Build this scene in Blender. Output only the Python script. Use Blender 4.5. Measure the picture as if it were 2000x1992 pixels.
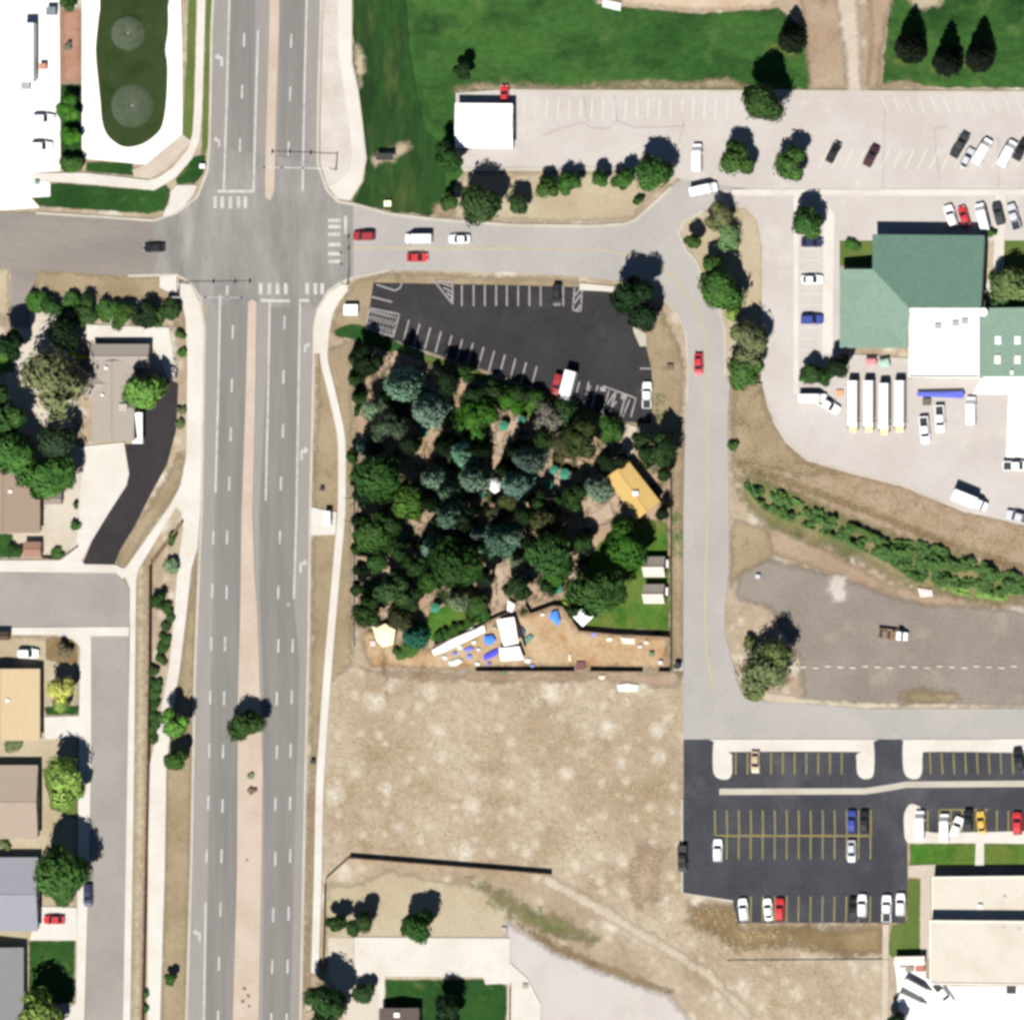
import bpy, bmesh, math, random
import numpy as np
from mathutils import Vector, Matrix, geometry, noise

for o in list(bpy.data.objects):
    bpy.data.objects.remove(o)
scene = bpy.context.scene
COL = scene.collection

# ------------------------------------------------------------------ camera, sky, sun, exposure
MAP = 0.117                      # metres per map unit (dash pitch 40 ft = 104 units)
CAM_H = 1500.0
LEAN = 0.22                      # the view comes from a little east of overhead
CAM = Vector((LEAN * CAM_H, 0.0, CAM_H))
cam_d = bpy.data.cameras.new("camera")
cam = bpy.data.objects.new("camera", cam_d)
COL.objects.link(cam)
cam.location = CAM
fwd = (-CAM).normalized()
cam.rotation_euler = fwd.to_track_quat('-Z', 'Y').to_euler()
# keep north up
right = Vector((0, 1, 0)).cross(-fwd).normalized()
up = (-fwd).cross(right).normalized()
cam.rotation_euler = Matrix((right, up, -fwd)).transposed().to_euler()
DIST = CAM.length
WIDTH = 2000 * MAP
cam_d.sensor_width = 36.0
cam_d.lens = 36.0 * DIST / WIDTH
cam_d.clip_start = 10.0
cam_d.clip_end = 9000.0
scene.camera = cam

SHADOW = Vector((0.05, 0.64, -1.0))     # ground offset of a shadow per metre of height
world = bpy.data.worlds.new("World")
scene.world = world
world.use_nodes = True
nt = world.node_tree
bg = nt.nodes["Background"]
sky = nt.nodes.new("ShaderNodeTexSky")
sky.sky_type = 'NISHITA'
sky.sun_disc = False
sky.sun_elevation = math.atan2(1.0, math.hypot(SHADOW.x, SHADOW.y))
sky.sun_rotation = math.atan2(-SHADOW.x, -SHADOW.y)
sky.altitude = 1700.0            # high plains: thin, clear, deep blue sky
sky.dust_density = 0.0
sky.air_density = 0.7
nt.links.new(sky.outputs[0], bg.inputs[0])
bg.inputs[1].default_value = 0.05
sun_d = bpy.data.lights.new("sun", 'SUN')
sun_d.energy = 5.0
sun_d.angle = math.radians(0.5)
sun_d.color = (1.0, 0.965, 0.91)
sun = bpy.data.objects.new("sun", sun_d)
sun.location = (0, 0, 200)
sun.rotation_euler = SHADOW.to_track_quat('-Z', 'Y').to_euler()
COL.objects.link(sun)
scene.view_settings.view_transform = 'Standard'
scene.view_settings.look = 'None'
scene.view_settings.gamma = 1.0
scene.view_settings.exposure = 0.7
scene.view_settings.use_curve_mapping = False
try:
    scene.cycles.pixel_filter_type = 'BLACKMAN_HARRIS'
    scene.cycles.filter_width = 3.2
    scene.cycles.max_bounces = 4
    scene.cycles.diffuse_bounces = 1
except Exception:
    pass
K = 2.25                           # sunlit display value of a white matte surface

# ------------------------------------------------------------------ helpers
rnd = random.Random(7)


def G(x, y, z=0.0):
    """map unit (x right, y down) on the level z -> world point"""
    u = (x - 1000.0) * MAP
    v = (996.0 - y) * MAP
    d = fwd * DIST + right * u + up * v
    t = (z - CAM.z) / d.z
    return CAM + d * t


def s2l(v):
    v /= 255.0
    return v / 12.92 if v <= 0.04045 else ((v + 0.055) / 1.055) ** 2.4


def C(r, g, b, k=None):
    k = k or K
    return (min(.9, s2l(r) / k), min(.9, s2l(g) / k), min(.9, s2l(b) / k), 1.0)


def tag(o, label=None, cat=None, group=None, kind=None):
    if label: o["label"] = label
    if cat: o["category"] = cat
    if group: o["group"] = group
    if kind: o["kind"] = kind
    return o


def link(name, data, parent=None):
    o = bpy.data.objects.new(name, data)
    COL.objects.link(o)
    if parent is not None:
        o.parent = parent
    return o


def empty(name, loc, rz=0.0, label=None, cat=None, group=None):
    o = link(name, None)
    o.location = loc
    o.rotation_euler = (0, 0, rz)
    o.empty_display_size = 0.3
    return tag(o, label, cat, group)


def mesh_of(name, verts, faces, mat=None, smooth=False):
    me = bpy.data.meshes.new(name)
    me.from_pydata([tuple(v) for v in verts], [], [tuple(f) for f in faces])
    if mat: me.materials.append(mat)
    if smooth:
        for p in me.polygons: p.use_smooth = True
    me.update()
    return me


class MB:
    def __init__(s):
        s.v = []; s.f = []

    def add(s, vs, fs):
        n = len(s.v)
        s.v += [tuple(v) for v in vs]
        s.f += [tuple(i + n for i in f) for f in fs]
        return s

    def box(s, x0, y0, z0, x1, y1, z1):
        v = [(x0, y0, z0), (x1, y0, z0), (x1, y1, z0), (x0, y1, z0), (x0, y0, z1), (x1, y0, z1), (x1, y1, z1), (x0, y1, z1)]
        return s.add(v, [(0, 3, 2, 1), (4, 5, 6, 7), (0, 1, 5, 4), (1, 2, 6, 5), (2, 3, 7, 6), (3, 0, 4, 7)])

    def cyl(s, c, r, h, n=12, axis='z', r2=None):
        r2 = r if r2 is None else r2
        vs = []
        for k, rr in ((0, r), (1, r2)):
            for i in range(n):
                a = 2 * math.pi * i / n
                p, q = rr * math.cos(a), rr * math.sin(a)
                if axis == 'z': vs.append((c[0] + p, c[1] + q, c[2] + h * k))
                elif axis == 'y': vs.append((c[0] + p, c[1] + h * k, c[2] + q))
                else: vs.append((c[0] + h * k, c[1] + p, c[2] + q))
        fs = [(i, (i + 1) % n, n + (i + 1) % n, n + i) for i in range(n)]
        fs += [tuple(range(n - 1, -1, -1)), tuple(range(n, 2 * n))]
        return s.add(vs, fs)

    def tube(s, a, b, ra, rb, n=7):
        a, b = Vector(a), Vector(b)
        d = (b - a).normalized()
        e = d.orthogonal().normalized()
        g = d.cross(e)
        vs = []
        for p, r in ((a, ra), (b, rb)):
            for i in range(n):
                t = 2 * math.pi * i / n
                vs.append(p + (e * math.cos(t) + g * math.sin(t)) * r)
        fs = [(i, (i + 1) % n, n + (i + 1) % n, n + i) for i in range(n)]
        fs += [tuple(range(n - 1, -1, -1)), tuple(range(n, 2 * n))]
        return s.add(vs, fs)

    def hull(s, secs, b=0.1):
        """loft of rounded cross sections (x, half width, z0, z1[, top half width])"""
        n0 = len(s.v)
        m = 8
        for sec in secs:
            x, w, z0, z1 = sec[:4]
            tw = sec[4] if len(sec) > 4 else w
            bb = min(b, (z1 - z0) * .45, tw * .45)
            for (y, z) in ((-w * .94, z0), (-w, z0 + bb), (-tw, z1 - bb), (-tw + bb, z1), (tw - bb, z1), (tw, z1 - bb), (w, z0 + bb), (w * .94, z0)):
                s.v.append((x, y, z))
        for k in range(len(secs) - 1):
            for i in range(m):
                j = (i + 1) % m
                s.f.append((n0 + k * m + i, n0 + k * m + j, n0 + (k + 1) * m + j, n0 + (k + 1) * m + i))
        s.f.append(tuple(n0 + i for i in range(m - 1, -1, -1)))
        e = n0 + (len(secs) - 1) * m
        s.f.append(tuple(e + i for i in range(m)))
        return s

    def mesh(s, name, mat=None, smooth=False):
        return mesh_of(name, s.v, s.f, mat, smooth)

    def build(s, name, mat, parent=None, smooth=False):
        return link(name, s.mesh(name, mat, smooth), parent)


def smooth_loop(pts, sub=4, closed=True):
    out = []
    n = len(pts)
    rng = range(n) if closed else range(n - 1)
    for i in rng:
        if closed:
            p0, p1, p2, p3 = pts[i - 1], pts[i], pts[(i + 1) % n], pts[(i + 2) % n]
        else:
            p0, p1, p2, p3 = pts[max(i - 1, 0)], pts[i], pts[i + 1], pts[min(i + 2, n - 1)]
        for k in range(sub):
            t = k / sub
            out.append(tuple(.5 * (2 * p1[c] + (p2[c] - p0[c]) * t + (2 * p0[c] - 5 * p1[c] + 4 * p2[c] - p3[c]) * t * t
                                   + (3 * p1[c] - p0[c] - 3 * p2[c] + p3[c]) * t ** 3) for c in (0, 1)))
    if not closed:
        out.append(tuple(pts[-1]))
    return out


def rough_edge(pts, amp, step=7.0):
    """break a boundary into small uneven steps (worn turf and soil edges)"""
    out = []
    n = len(pts)
    for i in range(n):
        a, b = pts[i], pts[(i + 1) % n]
        L = math.hypot(b[0] - a[0], b[1] - a[1])
        m = max(1, int(L / step))
        for k in range(m):
            t = k / m
            x, y = a[0] + (b[0] - a[0]) * t, a[1] + (b[1] - a[1]) * t
            nx = noise.noise((x * .045, y * .045, 1.3)) + .5 * noise.noise((x * .13, y * .13, 4.1))
            ny = noise.noise((x * .045, y * .045, 7.7)) + .5 * noise.noise((x * .13, y * .13, 9.2))
            out.append((x + nx * amp, y + ny * amp))
    return out


_layer = [0]


def feathered(name, pts, z, mat, feather, step=None):
    """a patch of ground that fades out towards its outline: fine grid with a 0..1 'cover' attribute"""
    P = np.array(pts, dtype=float)
    x0, y0 = P.min(0) - feather * .3
    x1, y1 = P.max(0) + feather * .3
    step = step or max(3.0, min(7.0, feather * .5), math.sqrt((x1 - x0) * (y1 - y0) / 12000))
    nx, ny = int((x1 - x0) / step) + 2, int((y1 - y0) / step) + 2
    gx, gy = np.meshgrid(x0 + step * np.arange(nx), y0 + step * np.arange(ny))
    q = np.stack([gx.ravel(), gy.ravel()], 1)
    dist = np.full(len(q), 1e9)
    ins = np.zeros(len(q), bool)
    for i in range(len(P)):
        a, b = P[i], P[(i + 1) % len(P)]
        ab = b - a
        t = np.clip(((q - a) @ ab) / max(ab @ ab, 1e-9), 0, 1)
        dist = np.minimum(dist, np.hypot(*(q - a - t[:, None] * ab).T))
        if a[1] != b[1]:
            cr = ((a[1] > q[:, 1]) != (b[1] > q[:, 1])) & (q[:, 0] < (b[0] - a[0]) * (q[:, 1] - a[1]) / (b[1] - a[1]) + a[0])
            ins ^= cr
    cov = np.clip(.35 + np.where(ins, dist, -dist) / feather, 0, 1)
    idx = np.arange(len(q)).reshape(ny, nx)
    c = np.stack([idx[1:, :-1], idx[1:, 1:], idx[:-1, 1:], idx[:-1, :-1]], -1).reshape(-1, 4)
    c = c[(cov[c] > 0).any(1)]
    used, inv = np.unique(c, return_inverse=True)
    c = inv.reshape(-1, 4)
    verts = [tuple(G(q[i, 0], q[i, 1], z)) for i in used]
    me = bpy.data.meshes.new(name)
    me.from_pydata(verts, [], c.tolist())
    at = me.attributes.new('cover', 'FLOAT', 'POINT')
    at.data.foreach_set('value', cov[used].astype(np.float32))
    me.materials.append(soft(mat))
    return me


_soft = {}


def soft(mat):
    """the same ground material with a ragged, thinning edge driven by the cover attribute"""
    if mat.name in _soft: return _soft[mat.name]
    m = mat.copy()
    m.name = mat.name + '_thinning'
    nt = m.node_tree
    out = [n for n in nt.nodes if n.type == 'OUTPUT_MATERIAL'][0]
    b = nt.nodes['Principled BSDF']
    at = nt.nodes.new('ShaderNodeAttribute'); at.attribute_name = 'cover'
    pos = nt.nodes.new('ShaderNodeNewGeometry').outputs['Position']
    n1 = tex(nt, pos, .55, 5.0, .7)
    add = nt.nodes.new('ShaderNodeMath'); add.operation = 'MULTIPLY_ADD'
    nt.links.new(n1, add.inputs[0]); add.inputs[1].default_value = 1.1; add.inputs[2].default_value = -.55
    sm = nt.nodes.new('ShaderNodeMath'); sm.operation = 'ADD'
    nt.links.new(at.outputs['Fac'], sm.inputs[0]); nt.links.new(add.outputs[0], sm.inputs[1])
    f = ramp(nt, sm.outputs[0], .25, .75)
    tr = nt.nodes.new('ShaderNodeBsdfTransparent')
    mx = nt.nodes.new('ShaderNodeMixShader')
    nt.links.new(f, mx.inputs[0]); nt.links.new(tr.outputs[0], mx.inputs[1]); nt.links.new(b.outputs[0], mx.inputs[2])
    nt.links.new(mx.outputs[0], out.inputs['Surface'])
    _soft[mat.name] = m
    return m


def sheet(name, pts, z, mat, parent=None, smooth=0, rough=0, thick=0.0, label=None, cat=None, kind="structure"):
    if smooth: pts = smooth_loop(pts, smooth)
    if rough: pts = rough_edge(pts, rough)
    if parent is None:
        _layer[0] += 1
        z = z + (_layer[0] % 40) * 0.0006
    w = [G(p[0], p[1], z) for p in pts]
    tris = geometry.tessellate_polygon([[Vector((p.x, p.y, 0)) for p in w]])
    faces = []
    for t in tris:
        a, b, c = (w[i] for i in t)
        up_ = (b - a).cross(c - a).z > 0
        faces.append(t if up_ else (t[0], t[2], t[1]))
    verts = [tuple(p) for p in w]
    if thick:
        n = len(verts)
        area = sum(w[i].x * w[(i + 1) % n].y - w[(i + 1) % n].x * w[i].y for i in range(n))
        verts += [(p.x, p.y, z - thick) for p in w]
        for i in range(n):
            j = (i + 1) % n
            faces.append((i, i + n, j + n, j) if area > 0 else (i, j, j + n, i + n))
    o = link(name, mesh_of(name, verts, faces, mat), parent)
    if parent is None:
        tag(o, label, cat, None, kind)
    return o


def ribbon(line, width, smooth=0):
    """outline of a band along a centre line; width is one number or one per point"""
    if smooth: line = smooth_loop(line, smooth, False)
    L, R = [], []
    n = len(line)
    for i, p in enumerate(line):
        a, b = line[max(i - 1, 0)], line[min(i + 1, n - 1)]
        dx, dy = b[0] - a[0], b[1] - a[1]
        d = math.hypot(dx, dy) or 1
        w = (width if not isinstance(width, (list, tuple)) else width[min(i, len(width) - 1)]) / 2
        L.append((p[0] - dy / d * w, p[1] + dx / d * w))
        R.append((p[0] + dy / d * w, p[1] - dx / d * w))
    return L + R[::-1]


# ------------------------------------------------------------------ materials
def new_mat(name):
    m = bpy.data.materials.new(name)
    m.use_nodes = True
    nt = m.node_tree
    return m, nt, nt.nodes["Principled BSDF"]


def plain(name, col, rough=.8, metal=0.0, spec=.3):
    m, nt, b = new_mat(name)
    b.inputs["Base Color"].default_value = col
    b.inputs["Roughness"].default_value = rough
    b.inputs["Metallic"].default_value = metal
    b.inputs["Specular IOR Level"].default_value = spec
    return m


def rgbmix(nt, fac, a, b):
    n = nt.nodes.new("ShaderNodeMix")
    n.data_type = 'RGBA'
    for sock, v in ((n.inputs[0], fac), (n.inputs[6], a), (n.inputs[7], b)):
        if hasattr(v, "is_linked"): nt.links.new(v, sock)
        else: sock.default_value = v
    return n.outputs[2]


def ramp(nt, src, lo, hi):
    n = nt.nodes.new("ShaderNodeMapRange")
    n.inputs[1].default_value = lo
    n.inputs[2].default_value = hi
    nt.links.new(src, n.inputs[0])
    return n.outputs[0]


def tex(nt, vec, scale, detail=3.0, rough=.55, kind="noise"):
    n = nt.nodes.new("ShaderNodeTexNoise")
    n.inputs["Scale"].default_value = scale
    n.inputs["Detail"].default_value = detail
    n.inputs["Roughness"].default_value = rough
    nt.links.new(vec, n.inputs["Vector"])
    return n.outputs[0]


def surf(name, base, alt=None, patch=.06, lo=.42, hi=.62, fine=1.2, grain=.14, stretch=None, spots=None, extra=None, rough=.95, obj=False, blobs=()):
    """weathered ground or roof: base colour, a second colour in broad patches, fine grain, optional small spots"""
    m, nt, b = new_mat(name)
    if obj:
        pos = nt.nodes.new("ShaderNodeTexCoord").outputs["Object"]
    else:
        pos = nt.nodes.new("ShaderNodeNewGeometry").outputs["Position"]
    mp = nt.nodes.new("ShaderNodeMapping")
    if stretch: mp.inputs["Scale"].default_value = stretch
    nt.links.new(pos, mp.inputs["Vector"])
    v = mp.outputs[0]
    c = base
    if alt:
        c = rgbmix(nt, ramp(nt, tex(nt, v, patch, 5.0, .6), lo, hi), base, alt)
    if extra:
        col, sc, a, z = extra
        c = rgbmix(nt, ramp(nt, tex(nt, v, sc, 4.0, .6), a, z), c, col)
    if spots:
        col, sc, a, z = spots
        c = rgbmix(nt, ramp(nt, tex(nt, pos, sc, 1.5, .5), a, z), c, col)
    for col, sc, r0, r1 in blobs:                     # separate rounded tufts or stones' dust, uneven in outline
        wob = nt.nodes.new("ShaderNodeTexNoise"); wob.inputs["Scale"].default_value = sc * 5
        nt.links.new(pos, wob.inputs["Vector"])
        mixv = nt.nodes.new("ShaderNodeVectorMath"); mixv.operation = 'MULTIPLY_ADD'
        nt.links.new(wob.outputs["Color"], mixv.inputs[0]); mixv.inputs[1].default_value = (.28 / sc, .28 / sc, 0)
        nt.links.new(pos, mixv.inputs[2])
        vo = nt.nodes.new("ShaderNodeTexVoronoi"); vo.inputs["Scale"].default_value = sc
        vo.voronoi_dimensions = '2D'
        nt.links.new(mixv.outputs[0], vo.inputs["Vector"])
        rn = nt.nodes.new("ShaderNodeMath"); rn.operation = 'MULTIPLY_ADD'   # each blob its own size
        sep = nt.nodes.new("ShaderNodeSeparateColor"); nt.links.new(vo.outputs["Color"], sep.inputs[0])
        nt.links.new(sep.outputs[0], rn.inputs[0]); rn.inputs[1].default_value = .22
        nt.links.new(vo.outputs["Distance"], rn.inputs[2])
        c = rgbmix(nt, ramp(nt, rn.outputs[0], r1, r0), c, col)
    g1 = ramp(nt, tex(nt, v, fine, 4.0, .7), .3, .7)
    dk = nt.nodes.new("ShaderNodeMix"); dk.data_type = 'RGBA'; dk.blend_type = 'MULTIPLY'
    dk.inputs[0].default_value = 1.0
    if hasattr(c, "is_linked"): nt.links.new(c, dk.inputs[6])
    else: dk.inputs[6].default_value = c
    gm = rgbmix(nt, g1, (1 - grain, 1 - grain, 1 - grain, 1), (1 + grain, 1 + grain, 1 + grain, 1))
    nt.links.new(gm, dk.inputs[7])
    nt.links.new(dk.outputs[2], b.inputs["Base Color"])
    b.inputs["Roughness"].default_value = rough
    b.inputs["Specular IOR Level"].default_value = .15
    return m


def object_tint(name, rough, spec, vary=0.0, scale=1.0, coat=0.0, transl=0.0):
    """material whose colour is the object's own colour, varied by a small noise"""
    m, nt, b = new_mat(name)
    oi = nt.nodes.new("ShaderNodeObjectInfo")
    c = oi.outputs["Color"]
    if vary:
        tc = nt.nodes.new("ShaderNodeTexCoord")
        f = ramp(nt, tex(nt, tc.outputs["Object"], scale, 3.0, .6), .3, .7)
        lo = nt.nodes.new("ShaderNodeMix"); lo.data_type = 'RGBA'; lo.blend_type = 'MULTIPLY'
        lo.inputs[0].default_value = 1.0
        nt.links.new(c, lo.inputs[6])
        nt.links.new(rgbmix(nt, f, (1 - vary, 1 - vary, 1 - vary, 1), (1 + vary, 1 + vary * .9, 1 + vary * .5, 1)), lo.inputs[7])
        c = lo.outputs[2]
    nt.links.new(c, b.inputs["Base Color"])
    b.inputs["Roughness"].default_value = rough
    b.inputs["Specular IOR Level"].default_value = spec
    if coat: b.inputs["Coat Weight"].default_value = coat
    return m


M = {}
M['dirt'] = surf('dry_ground', C(216, 201, 176), C(193, 172, 145), .04, .36, .60, .7, .16, extra=(C(178, 157, 126), .10, .52, .72), blobs=((C(244, 235, 217), .095, .08, .31), (C(230, 217, 195), .19, .10, .34)))
M['verge'] = surf('dry_verge', C(192, 173, 142), C(168, 150, 118), .09, .4, .65, 1.4, .14, extra=(C(138, 131, 92), .16, .6, .78))
M['greydirt'] = surf('compacted_gravel', C(174, 163, 152), C(160, 148, 137), .06, .38, .63, 1.4, .13, extra=(C(190, 175, 156), .1, .58, .75))
M['brownsoil'] = surf('brown_soil', C(188, 162, 136), C(202, 180, 154), .1, .4, .65, 1.5, .14, extra=(C(164, 136, 110), .15, .55, .75))
M['darksoil'] = surf('brown_weeds', C(152, 128, 92), C(180, 158, 120), .1, .4, .65, 1.3, .16)
M['sand'] = surf('orange_sand', C(214, 180, 137), C(226, 200, 164), .14, .38, .60, .9, .18, extra=(C(198, 150, 102), .18, .54, .70))
M['path'] = surf('packed_path', C(214, 188, 162), C(192, 162, 132), .12, .4, .65, 1.5, .14, extra=(C(50, 60, 32), .16, .5, .62))
M['clear'] = surf('packed_path_pale', C(218, 194, 170), C(206, 180, 154), .2, .4, .65, 1.5, .10)
M['cream'] = surf('cream_gravel', C(240, 230, 212), C(228, 214, 192), .1, .42, .68, 1.4, .07)
M['paletrack'] = surf('pale_track', C(232, 218, 194), C(220, 204, 178), .15, .4, .65, 1.2, .10)
M['weedgrass'] = surf('weedy_grass', C(128, 134, 82), C(172, 158, 116), .1, .4, .62, 1.2, .18, extra=(C(104, 120, 62), .16, .52, .7))
M['orangesoil'] = surf('orange_soil', C(206, 128, 70), C(216, 170, 120), .25, .45, .6, 1.5, .15)
M['pinkgravel'] = surf('pink_gravel', C(206, 160, 136), C(192, 138, 112), .15, .4, .65, 2.0, .10)
M['infield'] = surf('ball_infield', C(238, 216, 190), C(226, 196, 166), .15, .4, .65, 1.4, .06)
M['lawn'] = surf('park_lawn', C(54, 98, 42), C(76, 120, 54), .06, .36, .62, .8, .26, stretch=(.6, 1, 1), extra=(C(42, 78, 34), .11, .5, .68), spots=(C(100, 130, 66), .16, .6, .8))
M['lawnworn'] = surf('worn_lawn', C(50, 88, 40), C(122, 122, 72), .10, .5, .72, .9, .26, stretch=(1.0, .3, 1), extra=(C(38, 66, 30), .12, .46, .64))
M['lawnbright'] = surf('bright_lawn', C(82, 136, 46), C(118, 136, 62), .1, .4, .62, 1.0, .22, extra=(C(58, 112, 32), .15, .52, .72))
M['lawnyellow'] = surf('yellowing_lawn', C(118, 136, 70), C(96, 124, 56), .1, .4, .65, 1.3, .15)
M['lawnstrip'] = surf('mown_strip', C(56, 100, 42), C(40, 80, 34), .08, .38, .62, 1.0, .22, spots=(C(100, 118, 60), .3, .62, .8))
M['drygrass'] = surf('dry_grass', C(217, 203, 174), C(203, 186, 154), .08, .4, .65, 1.3, .11)
M['asphalt'] = surf('aged_asphalt', C(182, 177, 171), C(172, 166, 160), .07, .4, .65, 1.8, .06, stretch=(1, .12, 1))
M['lane'] = surf('worn_lane', C(163, 159, 154), C(150, 147, 142), .35, .35, .65, 1.6, .07, stretch=(1, .06, 1))
M['crossing'] = surf('crossing_asphalt', C(178, 174, 168), C(156, 153, 148), .16, .4, .64, 1.2, .08, stretch=(1, .22, 1), extra=(C(198, 194, 186), .09, .58, .74))
M['weststreet'] = surf('brownish_asphalt', C(178, 169, 161), C(160, 151, 144), .06, .4, .65, 1.4, .07, stretch=(.3, 1, 1))
M['eaststreet'] = surf('pale_asphalt', C(208, 203, 197), C(198, 193, 188), .06, .4, .65, 1.4, .06)
M['housestreet'] = surf('grey_asphalt', C(190, 184, 177), C(178, 171, 164), .06, .4, .65, 1.4, .06)
M['palelot'] = surf('bleached_lot', C(234, 226, 220), C(224, 214, 207), .06, .4, .65, 1.4, .05, extra=(C(240, 232, 220), .09, .58, .72))
M['darklot'] = surf('fresh_asphalt', C(73, 71, 73), C(63, 61, 63), .1, .36, .62, 1.4, .17, extra=(C(84, 82, 83), .06, .55, .7))
M['bluelot'] = surf('sealed_asphalt', C(88, 89, 95), C(76, 77, 84), .09, .36, .62, 1.3, .15, extra=(C(104, 104, 108), .06, .55, .72))
M['drive'] = surf('black_driveway', C(64, 60, 64), C(72, 68, 68), .1, .4, .65, 1.6, .14)
M['concrete'] = surf('concrete', C(255, 250, 240), C(245, 236, 223), .09, .42, .66, 1.5, .05)
M['kerb'] = surf('kerb_concrete', C(232, 225, 210), C(220, 210, 194), .12, .4, .65, 1.5, .06)
M['median'] = surf('median_paving', C(232, 214, 196), C(222, 202, 182), .12, .4, .65, 1.4, .06)
M['whiteconc'] = surf('white_concrete', (.70, .68, .65, 1), (.60, .58, .545, 1), .06, .45, .7, 1.2, .04)
M['lightgravel'] = surf('light_gravel', C(242, 233, 224), C(230, 218, 206), .15, .4, .65, 1.8, .07)
M['beigepave'] = surf('beige_paving', C(234, 220, 202), C(224, 208, 188), .2, .4, .65, 1.5, .06)
M['paint'] = surf('road_paint', C(236, 234, 230), C(206, 203, 198), .5, .45, .7, 2.5, .08)
M['paintdim'] = surf('worn_paint', C(206, 204, 200), C(182, 179, 174), .5, .4, .7, 2.5, .08)
M['lotpaint'] = surf('stall_paint', C(196, 192, 190), C(170, 166, 165), .5, .4, .7, 2.5, .08)
M['yellow'] = surf('yellow_paint', C(176, 164, 104), C(150, 142, 104), .5, .4, .7, 2.5, .08)
M['paleyellow'] = surf('worn_yellow_line', C(220, 208, 176), C(208, 196, 172), .4, .4, .7, 2.5, .06)
M['crackseal'] = plain('crack_sealant', C(206, 196, 189), .9)
M['water'] = surf('pond_water', C(66, 82, 46), C(74, 88, 54), .08, .38, .62, .8, .12, extra=(C(56, 76, 38), .14, .5, .7), rough=.14)
M['foam'] = plain('fountain_spray', (.15, .18, .13, 1), .6)
M['bark'] = surf('bark', (.09, .065, .045, 1), (.05, .04, .03, 1), 3.0, .4, .6, 8.0, .2, obj=True)
M['leaf'] = object_tint('foliage', .75, .12, .34, 2.2)
M['needle'] = object_tint('needles', .75, .12, .26, 3.0)
M['paintwork'] = object_tint('car_paint', .35, .4, 0, 1, .3)
M['glass'] = plain('vehicle_glass', (.012, .016, .022, 1), .12, 0, .5)
M['tyre'] = plain('rubber', (.015, .015, .015, 1), .85)
M['rim'] = plain('alloy', (.35, .35, .36, 1), .35, .8)
M['lamp'] = plain('headlamp_lens', (.6, .6, .58, 1), .2)
M['tail'] = plain('tail_lens', (.35, .02, .015, 1), .3)
M['steel'] = plain('galvanised_steel', (.32, .33, .34, 1), .45, .6)
M['blackmetal'] = plain('black_housing', (.02, .02, .022, 1), .5)
M['signal'] = object_tint('signal_lens', .4, .3)
M['pane'] = plain('window_pane', (.03, .04, .05, 1), .1, 0, .5)
M['trim'] = plain('white_trim', (.62, .61, .58, 1), .6)
M['membrane'] = surf('white_membrane', (.74, .74, .73, 1), (.66, .66, .64, 1), .2, .4, .6, 1.5, .03)
M['creamroof'] = surf('cream_roof', C(252, 244, 228), C(243, 232, 214), .12, .42, .65, 1.4, .04)
M['wood'] = surf('fence_wood', (.16, .10, .065, 1), (.22, .15, .10, 1), .8, .4, .6, 4.0, .15)
M['fabric'] = object_tint('canvas', .85, .1, .10, 1.5)
M['tint'] = object_tint('painted_surface', .7, .25, .10, 1.2)
M['roofing'] = object_tint('roof_shingles', .9, .1, .10, 2.6)
M['wallpaint'] = object_tint('wall_paint', .85, .15, .05, 1.0)
# ------------------------------------------------------------------ the ground
gb = MB().add([(-3000, -3000, 0), (3000, -3000, 0), (3000, 3000, 0), (-3000, 3000, 0)], [(0, 1, 2, 3)])
tag(gb.build('ground', M['dirt']), 'bare tan ground with pale tufts across the vacant lot', 'ground', None, 'structure')

Z1, Z2, Z3, Z4, ZW = .03, .08, .14, .20, .32     # soils, lawns, roads, lots, raised walks


def ground_area(name, pts, mat, label, z=Z1, rough=4, smooth=0, cat='ground', feather=26):
    _layer[0] += 1
    o = link(name, feathered(name, rough_edge(pts, rough), z + (_layer[0] % 40) * 0.0006, M[mat], feather))
    return tag(o, label, cat, None, 'structure')


def lawn(pts, mat, label, z=Z2, rough=3, smooth=0):
    return ground_area('lawn', pts, mat, label, z, rough, 0, 'lawn', 7)


def walk(pts, label, mat='concrete', z=ZW, smooth=0, name='sidewalk', cat='sidewalk'):
    return sheet(name, pts, z, M[mat], None, smooth, 0, .25, label, cat)


# soils and verges
ground_area('soil', [(1420, 740), (1490, 745), (1508, 800), (1530, 850), (1575, 895), (1656, 921), (1760, 947), (1890, 1000), (2020, 1030), (2020, 1160), (1800, 1075), (1600, 1000), (1430, 940)], 'brownsoil', 'brown dirt bank between the bus yard and the green ditch', Z1 + .01)
ground_area('soil', [(1430, 745), (1488, 750), (1500, 800), (1560, 895), (1650, 930), (1560, 930), (1430, 900)], 'verge', 'pale weedy dirt west of the bus yard curve', Z1 + .02)
ground_area('dirt_track', ribbon([(1440, 905), (1560, 950), (1700, 1000), (1850, 1062), (2020, 1118)], 16), 'darksoil', 'dark wheel track on the dirt bank beside the green ditch', Z1 + .04, 2)
ground_area('gravel_lot', [(1440, 1085), (1520, 1095), (1640, 1125), (1760, 1165), (2020, 1195), (2020, 1385), (1700, 1385), (1570, 1375), (1560, 1290), (1500, 1190), (1435, 1170)], 'greydirt', 'grey brown compacted gravel lot around the flatbed truck', Z1 + .02)
ground_area('gravel_lot', [(1426, 1010), (1500, 1030), (1530, 1085), (1450, 1120), (1424, 1150)], 'verge', 'pale dirt shoulder east of the straight road', Z1 + .03)
ground_area('soil', [(1500, 1015), (1640, 1085), (1740, 1140), (1800, 1150), (2020, 1160), (2020, 1190), (1800, 1185), (1640, 1130), (1500, 1080)], 'brownsoil', 'pinkish dirt edge south of the green ditch', Z1 + .05)
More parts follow.
